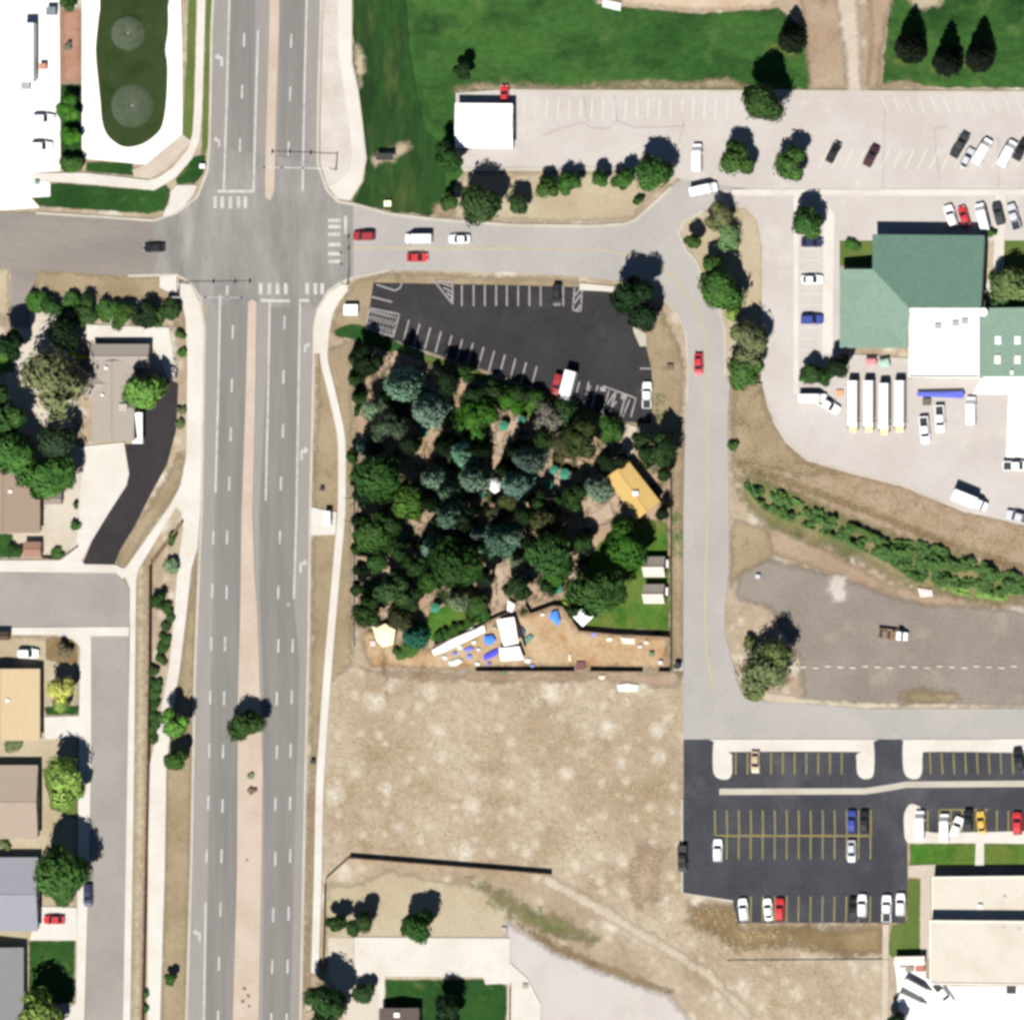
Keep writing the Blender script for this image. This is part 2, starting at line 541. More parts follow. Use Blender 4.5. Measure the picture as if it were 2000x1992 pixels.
ground_area('soil', [(690, 650), (790, 676), (1220, 828), (1305, 930), (1308, 1308), (900, 1312), (720, 1300), (696, 1240), (690, 900)], 'path', 'tan footpath ground under the fenced grove', Z1 + .01, 3)
ground_area('soil', [(822, 790), (850, 815), (890, 800), (892, 825), (868, 845), (850, 835), (828, 828)], 'orangesoil', 'orange soil patch in the fenced grove', Z1 + .05, 3)
ground_area('sand_yard', [(845, 1265), (985, 1205), (1040, 1195), (1085, 1185), (1105, 1195), (1130, 1232), (1306, 1242), (1306, 1306), (920, 1305), (840, 1310), (720, 1300), (700, 1230), (760, 1240), (800, 1275)], 'sand', 'orange sandy yard inside the lower grove fence', Z1 + .03, 3)
ground_area('soil', [(690, 1305), (900, 1312), (1310, 1306), (1330, 1316), (1330, 1345), (1150, 1330), (1000, 1335), (830, 1330), (740, 1320)], 'brownsoil', 'brown bare strip below the grove fence', Z1 + .01, 7)
ground_area('soil', [(1250, 1640), (1300, 1660), (1290, 1700), (1285, 1765), (1240, 1780), (1225, 1710)], 'brownsoil', 'brown bare patch in the vacant lot', Z1 + .02, 9, feather=55)
ground_area('soil', [(1345, 1760), (1440, 1770), (1450, 1805), (1730, 1806), (1735, 1868), (1640, 1870), (1540, 1850), (1440, 1860), (1340, 1800)], 'darksoil', 'brown weeds south of the dark parking lot', Z1 + .02, 6, feather=45)
ground_area('weeds', [(905, 1710), (960, 1725), (1040, 1770), (1100, 1790), (1180, 1830), (1160, 1850), (1080, 1830), (1020, 1810), (990, 1790)], 'weedgrass', 'green weeds along the gravel track', Z1 + .03, 9, feather=55)
ground_area('weeds', [(995, 1790), (1090, 1845), (1200, 1890), (1320, 1935), (1310, 1945), (1190, 1905), (1080, 1865)], 'darksoil', 'dark weedy edge beside the gravel track', Z1 + .035, 3)
ground_area('dirt_track', ribbon([(1060, 1715), (1180, 1780), (1270, 1835), (1380, 1900), (1470, 1990)], [26, 26, 24, 24, 24]), 'paletrack', 'pale worn wheel track crossing the vacant lot', Z1 + .045, 3, feather=20)
ground_area('dirt_track', [(742, 1258), (752, 1262), (757, 1370), (751, 1372)], 'darksoil', 'thin brown line running south from the cream canopy', Z1 + .05, 1)
ground_area('gravel_road', [(985, 1795), (1080, 1855), (1200, 1905), (1310, 1945), (1375, 2020), (1055, 2020), (1045, 1960), (1000, 1905), (985, 1860)], 'palelot', 'pale gravel drive at the bottom of the photo', Z1 + .05, 2)
ground_area('verge', [(690, 548), (760, 530), (1130, 545), (1290, 600), (1335, 690), (1335, 940), (1310, 940), (1240, 840), (700, 640), (660, 660), (640, 640), (668, 585)], 'verge', 'dry grass verge around the triangular parking lot', Z1, 3)
ground_area('verge', [(1308, 840), (1340, 840), (1337, 1330), (1310, 1310)], 'verge', 'narrow dry verge between grove fence and road', Z1 + .03, 2)
ground_area('verge', [(620, 690), (690, 660), (690, 1300), (640, 1340), (620, 1500), (612, 1900), (590, 1992), (590, 1980), (605, 1400), (612, 900)], 'verge', 'dry verge along the curving sidewalk', Z1, 3)
ground_area('verge', [(70, 525), (340, 540), (350, 560), (365, 600), (365, 650), (340, 640), (330, 590), (240, 590), (60, 570)], 'verge', 'dry verge south of the west street', Z1, 4)
ground_area('verge', [(-20, 520), (20, 522), (22, 620), (-20, 620)], 'drygrass', 'tan dry ground at the left end of the west street', Z1 + .01, 2)
ground_area('verge', [(362, 880), (365, 900), (350, 960), (290, 1040), (250, 1110), (225, 1100), (235, 1050), (280, 1000), (330, 920), (345, 885)], 'verge', 'dry grass wedge beside the black driveway', Z1 + .02, 2)
ground_area('verge', [(376, 1100), (392, 1040), (382, 1300), (378, 1500), (366, 2020), (312, 2020), (322, 1500), (345, 1340)], 'verge', 'brown strip west of the main road', Z1 + .01, 2)
ground_area('verge', [(264, 1110), (286, 1092), (288, 1500), (276, 2020), (254, 2020), (262, 1500)], 'drygrass', 'tan strip beside the brown wall', Z1 + .02, 1)
ground_area('yard', [(20, 600), (60, 590), (165, 640), (350, 640), (345, 760), (330, 700), (300, 660), (170, 640), (150, 730), (150, 860), (165, 880), (160, 1085), (0, 1090), (0, 800)], 'cream', 'pale yard around the grey roofed house', Z1 + .02, 3)
ground_area('yard', [(-20, 1240), (155, 1240), (155, 1500), (150, 1992), (-20, 1992)], 'drygrass', 'pale front yards of the row of houses', Z1 + .01, 2)
ground_area('yard', [(636, 1725), (690, 1725), (760, 1700), (1000, 1740), (1000, 1900), (760, 2020), (620, 2020)], 'drygrass', 'dry yard behind the long fence', Z1 + .02, 4)
ground_area('yard', [(640, 1830), (692, 1830), (692, 1905), (740, 1908), (740, 2020), (680, 2020), (640, 1900)], 'cream', 'cream gravel pad left of the white slab', Z1 + .06, 1, feather=5)
ground_area('planting_strip', [(116, 20), (160, 15), (160, 165), (117, 165)], 'pinkgravel', 'pink gravel planting strip left of the pond', Z2, 1)
ground_area('ball_infield', [(1150, -30), (1165, 4), (1240, 14), (1350, 24), (1430, 22), (1510, 16), (1560, -30)], 'infield', 'tan dirt edge of the ball field', Z2 + .03, 1)
ground_area('soil', [(1560, -30), (1640, -30), (1660, 180), (1690, 182), (1700, 60), (1690, -30), (1750, -30), (1725, 100), (1720, 176), (1580, 178), (1572, 80)], 'brownsoil', 'brown bare ground either side of the dirt drive', Z2 + .02, 3)
ground_area('dirt_drive', [(1626, -30), (1676, -30), (1684, 100), (1688, 200), (1655, 200), (1645, 100)], 'beigepave', 'pale dirt drive running up from the big lot', Z2 + .05, 1)
ground_area('dry_grass', [(905, 335), (1240, 335), (1300, 345), (1240, 428), (1100, 436), (880, 430), (840, 420)], 'drygrass', 'dry grass under the row of trees by the big lot', Z1 + .01, 2)

# lawns
lawn([(686, -30), (1180, -30), (1165, 6), (1240, 16), (1350, 26), (1430, 24), (1520, 16), (1575, 60), (1585, 175), (1480, 176), (1250, 174), (1005, 172), (990, 200), (890, 200), (890, 300), (905, 335), (860, 405), (840, 424), (760, 412), (690, 398), (686, 392), (712, 350), (716, 310), (706, 240), (700, 180), (690, 130)], 'lawn', 'broad green park lawn below the ball field')
lawn([(692, -30), (790, -30), (800, 100), (830, 250), (880, 300), (860, 405), (840, 424), (760, 412), (692, 396), (712, 350), (716, 310), (706, 240), (700, 180), (690, 100)], 'lawnworn', 'patchy lawn with dry streaks beside the main road', Z2 + .015)
ground_area('bare_patch', [(690, 80), (708, 95), (716, 120), (708, 160), (700, 180), (692, 150)], 'drygrass', 'dry bare patch at the edge of the lawn', Z2 + .03, 2)
ground_area('bare_patch', [(882, 168), (940, 160), (1100, 166), (1260, 155), (1320, 158), (1420, 152), (1470, 168), (1470, 176), (1010, 174), (1000, 182), (890, 184)], 'verge', 'dry worn edge of the lawn along the big lot', Z2 + .035, 3)
ground_area('bare_patch', [(720, 310), (750, 290), (800, 275), (806, 290), (770, 318), (732, 326)], 'drygrass', 'dry bare patch around the small shelter', Z2 + .04, 6)
ground_area('bare_patch', [(845, 400), (870, 385), (890, 392), (885, 426), (842, 422)], 'verge', 'bare soil at the foot of the lawn trees', Z2 + .04, 4)
lawn([(1740, -30), (2020, -30), (2020, 172), (1820, 172), (1770, 160), (1722, 165), (1730, 80)], 'lawn', 'green lawn with three conifers beside the dirt drive')
ground_area('bare_patch', [(1760, -30), (1850, -30), (1840, 12), (1800, 22), (1775, 12)], 'drygrass', 'dry patch at the top of the right lawn', Z2 + .04, 3)
ground_area('bare_patch', [(1722, 160), (1780, 156), (1815, 172), (1720, 176)], 'verge', 'dry corner of the right lawn by the lot', Z2 + .045, 2)
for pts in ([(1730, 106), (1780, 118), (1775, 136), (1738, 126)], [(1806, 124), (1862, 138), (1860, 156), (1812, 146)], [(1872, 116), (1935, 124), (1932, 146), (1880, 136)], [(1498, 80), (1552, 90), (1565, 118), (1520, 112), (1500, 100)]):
    ground_area('bare_patch', pts, 'lawnyellow', 'yellow ground patch painted for the sunlit south side of a conifer', Z2 + .045, 3)  # the conifers' sunlit south sides, painted as patches on the ground
lawn([(368, -20), (384, -20), (378, 250), (372, 274), (355, 262), (364, 120)], 'lawnyellow', 'thin green strip between pond path and sidewalk', Z2 + .01, 1)
lawn([(402, -20), (414, -20), (407, 280), (402, 302), (393, 300), (396, 220)], 'lawnyellow', 'thin grass strip between sidewalk and main road', Z2 + .02, 1)
lawn([(118, 166), (160, 164), (162, 310), (165, 325), (118, 332)], 'lawnstrip', 'green planting strip left of the pond', Z2 + .01, 1)
lawn([(168, 316), (258, 318), (264, 345), (166, 336)], 'lawnstrip', 'small lawn below the pond', Z2 + .02, 1)
lawn([(62, 386), (98, 384), (98, 357), (150, 360), (300, 372), (322, 362), (334, 372), (328, 400), (320, 412), (290, 418), (78, 404)], 'lawnstrip', 'dark green lawn strip north of the west street', Z2 + .03, 1)
lawn([(342, 350), (378, 306), (403, 302), (398, 340), (380, 360), (345, 360)], 'lawnstrip', 'triangular lawn at the corner of the crossing', Z2 + .04, 1)
lawn([(1170, 1060), (1225, 1010), (1300, 1020), (1308, 1090), (1308, 1232), (1200, 1228), (1128, 1222), (1110, 1190), (1090, 1180), (1130, 1130)], 'lawnbright', 'bright green lawn in the corner of the grove', Z2, 3)
lawn([(840, 1195), (880, 1180), (930, 1180), (935, 1215), (850, 1255), (825, 1240)], 'lawnbright', 'small bright lawn above the white tarps', Z2 + .01, 3)
lawn([(715, 1130), (745, 1125), (750, 1165), (720, 1160)], 'lawnbright', 'scrap of lawn in the lower left grove', Z2 + .012, 3)
lawn([(1010, 790), (1060, 775), (1080, 800), (1020, 820)], 'lawnbright', 'scrap of lawn near the top of the grove', Z2 + .013, 3)
lawn([(690, 632), (760, 655), (790, 682), (760, 690), (700, 668), (655, 656), (652, 645)], 'lawnstrip', 'grass wedge below the triangular lot', Z2 + .014, 3)
lawn([(1776, 1648), (2020, 1646), (2020, 1690), (1776, 1690)], 'lawnbright', 'green lawn before the cream roofed building', Z2 + .02, 1)
lawn([(1772, 1715), (1798, 1715), (1796, 1862), (1742, 1872), (1732, 1860), (1742, 1806), (1770, 1800)], 'lawnyellow', 'yellow green lawn west of the cream roofed building', Z2 + .03, 1)
lawn([(752, 1912), (950, 1912), (990, 1925), (988, 2020), (752, 2020)], 'lawnstrip', 'green back lawn at the bottom of the photo', Z2 + .02, 2)
lawn([(-20, 660), (25, 690), (30, 725), (-20, 730)], 'lawnbright', 'light green lawn scrap at the left edge', Z2 + .02, 2)
lawn([(-20, 1042), (26, 1042), (24, 1090), (-20, 1090)], 'lawnstrip', 'dark green lawn corner at the left edge', Z2 + .03, 1)
lawn([(85, 1380), (155, 1378), (155, 1396), (90, 1398)], 'lawnstrip', 'narrow green lawn under the yellow tree', Z2 + .04, 2)
lawn([(56, 1836), (146, 1836), (144, 1960), (56, 1960)], 'lawnstrip', 'dark green front lawn of the lower left house', Z2 + .05, 1)
lawn([(82, 1500), (152, 1500), (150, 1600), (100, 1580)], 'lawnyellow', 'yellow green front yard under the leafy street tree', Z2 + .06, 3)
lawn([(90, 1245), (150, 1250), (150, 1300), (88, 1290)], 'darksoil', 'brown front yard beside the tan roofed house', Z2 + .07, 3)
lawn([(1630, 480), (1642, 500), (1640, 685), (1624, 690)], 'lawnstrip', 'narrow grass strip west of the green roof', Z2 + .02, 1)
lawn([(1630, 450), (1705, 440), (1705, 520), (1632, 520)], 'lawnyellow', 'patchy lawn in the corner of the green roofed building', Z2 + .04, 3)
lawn([(1962, 462), (2020, 462), (2020, 600), (1940, 600), (1955, 540)], 'lawnyellow', 'yellowing lawn east of the green roof', Z2 + .05, 1)
lawn([(1325, 455), (1336, 432), (1375, 412), (1400, 404), (1455, 406), (1478, 430), (1488, 480), (1488, 640), (1490, 745), (1425, 748), (1416, 734), (1416, 645), (1405, 604), (1371, 586), (1371, 539), (1358, 508), (1340, 490)], 'drygrass', 'dry grass island of trees inside the road bend', Z2 + .01, 1, 0)

ground_area('weeds', ribbon([(700, 650), (790, 684), (1000, 757), (1215, 832)], 16), 'lawnyellow', 'green weedy edge between the triangular lot and the grove', Z1 + .055, 3, feather=10)
ground_area('weeds', [(1440, 925), (1480, 925), (1620, 990), (1740, 1040), (2020, 1125), (2020, 1180), (1930, 1185), (1780, 1152), (1680, 1100), (1580, 1060), (1490, 1030), (1450, 980)], 'weedgrass', 'yellow green grass along the diagonal ditch', Z1 + .06, 6, feather=46)
# roads ------------------------------------------------------------------
W_N = [(417, -20), (416, 0), (413, 60), (411, 200), (409, 285)]
W_S = [(400, 640), (397, 800), (394, 1000), (390, 1080), (381, 1300), (377, 1500), (374, 1675), (364, 1992), (363, 2020)]
E_N = [(629, -20), (628, 0), (624, 120), (621, 250), (621, 320)]
E_S = [(614, 640), (612, 750), (606, 1000), (603, 1250), (597, 1500), (587, 1992), (586, 2020)]
main_road = sheet('main_road', W_N + [(409, 420), (409, 540)] + W_S + E_S[::-1] + [(619, 540), (619, 420)] + E_N[::-1], Z3, M['asphalt'], None, 0, 0, 0, 'wide grey main road with a paved median running north', 'road')
crossing = sheet('road_crossing', [(409, 285), (405, 335), (385, 385), (345, 416), (300, 431), (300, 541), (345, 537), (372, 552), (396, 596), (618, 600), (620, 605), (640, 570), (665, 552), (690, 542), (690, 399), (660, 394), (638, 370), (621, 320)], Z3 + .03, M['crossing'], None, 0, 0, 0, 'grey asphalt of the signalled crossing', 'road')
west_street = sheet('west_street', [(-20, 414), (70, 416), (200, 424), (302, 431), (302, 541), (250, 539), (90, 529), (-20, 524)], Z3 + .01, M['weststreet'], None, 0, 0, 0, 'brownish grey side street entering from the left', 'road')
east_street = sheet('east_street', [(688, 399), (720, 409), (760, 418), (838, 428), (1000, 440), (1150, 442), (1220, 438), (1242, 429), (1312, 364), (1330, 350), (1440, 360), (1400, 400), (1375, 412), (1336, 432), (1325, 455), (1340, 490), (1358, 508), (1371, 539), (1371, 586), (1405, 604), (1416, 645), (1416, 734), (1426, 749), (1421, 812), (1424, 1000), (1423, 1117), (1416, 1182), (1416, 1234), (1429, 1286), (1442, 1338), (1456, 1364), (1500, 1371), (1560, 1374), (1700, 1384), (2020, 1384), (2020, 1446), (1335, 1446), (1335, 1000), (1338, 838), (1342, 786), (1344, 708), (1338, 645), (1320, 609), (1286, 573), (1210, 550), (1130, 540), (1000, 532), (760, 528), (688, 542)], Z3 + .02, M['eaststreet'], None, 0, 0, 0, 'pale street bending from the crossing down to the dark lot', 'road')
house_street = sheet('house_street', [(-20, 1118), (225, 1119), (240, 1128), (252, 1150), (252, 1225), (251, 1500), (242, 2020), (165, 2020), (178, 1500), (178, 1240), (-20, 1236)], Z3 + .025, M['housestreet'], None, 0, 0, 0, 'grey residential street turning down past the houses', 'road')
sheet('house_drive', [(20, 523), (85, 523), (70, 540), (58, 590), (58, 640), (20, 640), (22, 560)], Z3 + .004, M['weststreet'], None, 0, 0, 0, 'narrow lane leaving the west street at the left', 'road')
black_drive = sheet('black_driveway', [(244, 868), (281, 868), (282, 800), (306, 757), (332, 742), (348, 750), (344, 840), (326, 908), (292, 970), (262, 1030), (234, 1075), (224, 1102), (161, 1102), (180, 1055), (213, 1000), (248, 945), (253, 925)], Z3 + .03, M['drive'], None, 0, 0, 0, 'black asphalt driveway curving past the grey house', 'driveway')

# worn traffic lanes
for pts in ([(447, -20), (500, -20), (492, 372), (437, 372)], [(548, -20), (598, -20), (591, 372), (540, 372)],
            [(431, 580), (484, 590), (474, 1000), (465, 1350), (463, 1700), (452, 2020), (400, 2020), (407, 1660), (413, 1300), (420, 1000)],
            [(528, 600), (586, 600), (579, 1000), (574, 1180), (585, 1300), (578, 1550), (566, 2020), (512, 2020), (516, 1600), (514, 1350), (506, 1150), (506, 1000)]):
    sheet('traffic_lane', pts, Z3 + .045, M['lane'], main_road)

med = sheet('road_median', [(527, -20), (546, -20), (545, 60), (540, 200), (536, 372), (528, 392), (518, 386), (518, 340), (522, 200), (526, 60)], .36, M['median'], None, 0, 0, .25, 'pinkish paved median north of the crossing', 'median')
sheet('road_median', [(485, 590), (492, 584), (501, 590), (498, 800), (493, 1000), (497, 1120), (503, 1200), (508, 1350), (513, 1500), (511, 1700), (505, 1992), (504, 2020), (454, 2020), (455, 1992), (463, 1700), (464, 1500), (465, 1350), (469, 1200), (472, 1000), (479, 800)], .36, M['median'], None, 0, 0, .25, 'pinkish paved median south of the crossing', 'median')


def kerb(line, w, label):
    return sheet('kerb', ribbon(line, w), Z3 + .12, M['kerb'], None, 0, 0, .2, label, 'kerb')


kerb(W_N + [(405, 335), (385, 385), (345, 416), (300, 431), (200, 424), (70, 416)], 5, 'kerb rounding the corner by the pond')
kerb([(250, 539), (345, 537), (372, 552), (392, 585)] + W_S, 5, 'kerb along the west side of the main road')
kerb(E_N + [(638, 370), (660, 394), (690, 399), (760, 418), (838, 428), (1000, 440), (1150, 442), (1220, 438), (1242, 429), (1312, 366)], 6, 'kerb rounding the lawn corner of the crossing')
kerb([(760, 528), (690, 542), (665, 552), (640, 570), (620, 605)] + E_S, 5, 'kerb along the east side of the main road')
kerb([(1286, 573), (1320, 609), (1338, 645), (1344, 708), (1342, 786)], 3, 'kerb on the inside of the road bend')
kerb([(1325, 455), (1340, 490), (1358, 508), (1371, 539), (1371, 586), (1405, 604), (1416, 645), (1416, 734)], 5, 'kerb on the outside of the road bend')
kerb([(1375, 412), (1336, 432), (1325, 455)], 5, 'kerb at the tip of the tree island')
kerb([(1400, 403), (1455, 404), (1480, 430), (1490, 480), (1490, 640), (1490, 745), (1503, 800), (1530, 852), (1575, 897), (1656, 921), (1760, 947), (1890, 1000)], 5, 'kerb along the edge of the bus yard')

# walks and pads -----------------------------------------------------------
walk([(386, -20), (402, -20), (395, 220), (390, 275), (375, 310), (345, 345), (322, 360), (300, 372), (150, 358), (60, 352), (60, 338), (166, 338), (290, 352), (312, 345), (340, 325), (368, 290), (376, 262), (380, 200)], 'curving sidewalk between the pond and the main road')
walk([(334, 374), (345, 362), (385, 362), (378, 380), (360, 402), (338, 418), (318, 424), (322, 412), (330, 398)], 'pale corner pad northwest of the crossing', z=ZW - .02)
walk([(160, -20), (352, -20), (356, 120), (356, 262), (286, 322), (166, 310), (160, 290)], 'white paved rim around the pond', 'whiteconc', z=ZW - .04, name='pond_surround', cat='paving')
walk([(356, 262), (374, 276), (330, 325), (294, 350), (262, 346), (258, 332), (286, 320)], 'beige pavers at the corner of the pond', 'beigepave', z=ZW - .03, name='paving', cat='paving')
walk([(-20, -20), (116, -20), (118, 334), (60, 338), (60, 352), (98, 356), (98, 384), (60, 386), (78, 406), (-20, 412)], 'glaring white car park left of the pond', 'whiteconc', z=ZW - .05, name='car_park', cat='car park')
walk([(632, -20), (688, -20), (688, 120), (700, 175), (708, 235), (716, 310), (708, 355), (684, 392), (660, 390), (640, 365), (626, 320), (626, 250), (629, 120)], 'broad light gravel margin by the lawn', 'lightgravel', z=ZW - .06, name='gravel_margin', cat='gravel')
walk([(660, -20), (686, -20), (686, 125), (698, 175), (706, 235), (713, 310), (706, 352), (684, 390), (662, 388), (642, 366), (660, 355), (684, 330), (688, 300), (680, 230), (668, 150), (660, 100)], 'white path along the lawn corner of the crossing', z=ZW - .02)
walk([(676, 548), (680, 566), (662, 590), (650, 612), (643, 650), (640, 690), (612, 690), (612, 640), (622, 603), (642, 572)], 'pale corner pad southeast of the crossing')
walk(ribbon([(632, 680), (634, 710), (644, 750), (657, 805), (666, 850), (668, 900), (667, 1000), (661, 1070), (654, 1150), (645, 1250), (637, 1350), (630, 1450), (624, 1550), (621, 1700), (618, 1800), (615, 1900)], 15, 3), 'long thin sidewalk curving past the grove', z=ZW - .01)
walk([(608, 990), (632, 996), (658, 1000), (655, 1044), (608, 1046)], 'pale bus stop pad beside the curving sidewalk', z=ZW + .01, name='bus_stop_pad', cat='pad')
walk([(312, 540), (345, 537), (345, 578), (312, 562)], 'small pale pad southwest of the crossing', z=ZW - .03)
walk([(346, 552), (372, 556), (390, 590), (398, 640), (395, 800), (391, 1000), (386, 1070), (374, 1110), (364, 1200), (352, 1300), (336, 1400), (325, 1500), (322, 1700), (312, 2020), (288, 2020), (289, 1700), (291, 1500), (312, 1400), (331, 1300), (340, 1200), (348, 1100), (358, 1030), (354, 1000), (344, 990), (270, 1112), (266, 1135), (264, 1300), (262, 1500), (254, 2020), (240, 2020), (249, 1500), (254, 1240), (254, 1150), (246, 1128), (232, 1112), (246, 1108), (330, 990), (352, 950), (364, 890), (366, 700), (362, 620)], 'long white sidewalk splitting beside the brown wall')
walk([(-20, 1094), (160, 1094), (165, 1102), (226, 1103), (240, 1110), (250, 1122), (240, 1130), (226, 1119), (-20, 1117)], 'white sidewalk along the top of the residential street', 'concrete', z=ZW + .01)
walk([(-20, 1226), (252, 1224), (252, 1242), (178, 1242), (178, 1500), (164, 2020), (148, 2020), (154, 1500), (156, 1262), (140, 1248), (110, 1240), (-20, 1240)], 'white sidewalk turning along the house fronts', 'concrete', z=ZW + .02)
walk([(160, 872), (242, 864), (252, 925), (247, 948), (212, 1002), (178, 1058), (158, 1100), (110, 1096), (150, 1060), (155, 1000)], 'white concrete drive of the grey house', 'concrete', z=ZW - .03, name='house_drive', cat='driveway')
walk([(168, 634), (330, 640), (345, 735), (330, 742), (305, 690), (290, 668), (170, 664)], 'white terrace north of the grey house', 'concrete', z=ZW - .04, name='terrace', cat='paving')
walk([(90, 860), (158, 870), (156, 1000), (130, 1075), (85, 1070), (82, 1000), (100, 980)], 'cream patio beside the brown roofed house', 'cream', z=ZW - .06, name='patio', cat='paving')
walk([(86, 1400), (156, 1398), (156, 1440), (88, 1444)], 'pale driveway below the yellow tree', 'concrete', z=ZW - .02, name='house_drive', cat='driveway')
walk([(75, 1770), (150, 1772), (150, 1836), (58, 1836)], 'pale driveway under the red car', 'concrete', z=ZW - .02, name='house_drive', cat='driveway')
walk([(125, 1975), (160, 1950), (150, 2020), (125, 2020)], 'pale driveway at the lower left corner', 'concrete', z=ZW - .02, name='house_drive', cat='driveway')
walk([(692, 1830), (996, 1832), (996, 1920), (948, 1922), (944, 1908), (752, 1906), (750, 1970), (738, 1970), (738, 1906), (692, 1904)], 'white concrete slab behind the long fence', 'concrete', z=ZW - .02, name='slab', cat='paving')
walk([(996, 1880), (1030, 1910), (1056, 1960), (1056, 2020), (990, 2020), (992, 1925)], 'cream concrete apron at the bottom edge', 'concrete', z=ZW - .03, name='apron', cat='paving')
walk([(1222, 828), (1246, 834), (1235, 893), (1211, 890)], 'tan boardwalk from the lot to the ochre roof', 'beigepave', z=ZW - .02, name='footpath', cat='path')
ground_area('terrace', [(1164, 1000), (1100, 1012), (1110, 1038), (1160, 1030), (1200, 1010), (1190, 980)], 'clear', 'pale terrace below the ochre roof', Z1 + .06, 3, cat='paving', feather=8)
ground_area('clearing', [(965, 850), (985, 822), (1010, 810), (1022, 838), (1000, 872), (975, 880)], 'clear', 'pale clearing near the top of the grove', Z1 + .06, 3, cat='paving', feather=8)
ground_area('footpath', ribbon([(800, 1100), (850, 1040), (880, 985)], 14), 'clear', 'pale path in the left of the grove', Z1 + .06, 3, cat='path', feather=8)
ground_area('footpath', ribbon([(975, 1060), (975, 1120), (985, 1180)], 22), 'clear', 'pale path in the middle of the grove', Z1 + .06, 3, cat='path', feather=8)
ground_area('footpath', ribbon([(1000, 940), (1060, 940), (1140, 930)], 26), 'clear', 'pale path among the green parasols', Z1 + .06, 3, cat='path', feather=8)
ground_area('footpath', ribbon([(1100, 1090), (1120, 1130), (1130, 1160)], 16), 'clear', 'pale path right of the dark oak', Z1 + .06, 3, cat='path', feather=8)
walk([(1746, 1870), (1806, 1868), (1808, 1910), (1856, 1926), (2020, 1926), (2020, 2020), (1790, 2020), (1756, 1980), (1752, 1915)], 'glaring white yard at the lower right corner', 'whiteconc', z=ZW - .05, name='yard_paving', cat='paving')
walk([(1724, 1805), (1736, 1805), (1734, 2020), (1722, 2020)], 'thin pale path at the lower right', 'beigepave', z=ZW - .04)
walk([(1774, 1690), (1828, 1688), (1828, 1710), (1818, 1712), (1818, 1870), (1798, 1870), (1798, 1714), (1774, 1712)], 'pale path at the corner of the cream roofed building', 'beigepave', z=ZW - .03)
walk([(1906, 1646), (1922, 1646), (1922, 1692), (1904, 1692)], 'short white path to the cream roofed building', z=ZW + .02)

# the big bleached lot and the bus yard -------------------------------------
big_lot = sheet('big_lot', [(890, 182), (1005, 174), (1250, 176), (2020, 177), (2020, 372), (1480, 372), (1330, 350), (1312, 345), (1240, 332), (905, 335), (890, 300)], Z4, M['palelot'], None, 0, 0, 0, 'bleached parking lot with faded stalls and cracks', 'parking lot')
bus_yard = sheet('bus_yard', [(1400, 372), (2020, 372), (2020, 470), (1640, 470), (1640, 690), (1775, 700), (1775, 740), (2020, 735), (2020, 1030), (1890, 1000), (1760, 947), (1656, 921), (1575, 900), (1534, 864), (1510, 825), (1500, 780), (1490, 745), (1490, 480), (1478, 430), (1455, 406), (1400, 403), (1400, 380)], Z4 + .03, M['palelot'], None, 0, 0, 0, 'bleached yard beside the green roofed building', 'parking lot')
sheet('lot_edge', ribbon([(905, 331), (1240, 330), (1312, 345)], 7), Z4 + .12, M['kerb'], big_lot, 0, 0, .2)
sheet('lot_edge', ribbon([(1005, 178), (1250, 179), (1655, 179)], 6), Z4 + .12, M['kerb'], big_lot, 0, 0, .2)
sheet('lot_edge', ribbon([(1700, 180), (2020, 181)], 6), Z4 + .12, M['kerb'], big_lot, 0, 0, .2)
walk(ribbon([(1430, 376), (2020, 376)], 12), 'long pale strip dividing the big lot from the bus yard', z=ZW - .02)
walk(ribbon([(1555, 382), (1555, 770)], 10), 'pale strip left of the parking bays', z=ZW - .03)
walk([(1608, 382), (1630, 420), (1626, 690), (1606, 690)], 'pale walk right of the parking bays', z=ZW - .03)
walk([(1945, 382), (1965, 382), (1960, 520), (1935, 575), (1925, 560), (1940, 520)], 'pale footpath east of the green roof', z=ZW - .025)
walk([(1920, 735), (2020, 732), (2020, 770), (1900, 770)], 'white apron south of the skylights', 'whiteconc', z=ZW - .04, name='apron', cat='paving')
walk([(1970, 770), (2020, 770), (2020, 895), (1965, 895)], 'white slab at the right edge of the yard', 'whiteconc', z=ZW - .035, name='slab', cat='paving')
for k in range(19):                                   # faded bays of the big lot
    sheet('stall_line', ribbon([(1025 + k * 22, 192), (1023 + k * 22, 232)], 2.4), Z4 + .05, M['concrete'], big_lot)
for k in range(17):
    sheet('stall_line', ribbon([(1600 + k * 24, 330), (1618 + k * 24, 292)], 2.2), Z4 + .05, M['concrete'], big_lot)
for k in range(12):
    sheet('stall_line', ribbon([(1735 + k * 24, 222), (1722 + k * 24, 190)], 2.2), Z4 + .05, M['concrete'], big_lot)
for line in ([(1060, 265), (1100, 250), (1140, 240), (1155, 250), (1188, 252), (1205, 236), (1240, 250), (1320, 248), (1340, 246)], [(1200, 186), (1205, 236)], [(1330, 220), (1335, 250), (1325, 280), (1318, 300)], [(1728, 215), (1726, 300), (1724, 368)], [(1825, 250), (1828, 300), (1835, 350)], [(1950, 270), (1950, 368)], [(1825, 252), (1850, 248)], [(1140, 190), (1148, 240)]):
    sheet('sealed_crack', ribbon(line, 1.7), Z4 + .06, M['crackseal'], big_lot)
for k in range(13):
    sheet('stall_line', ribbon([(1562, 420 + k * 22), (1604, 420 + k * 22)], 2.2), Z4 + .08, M['concrete'], bus_yard)

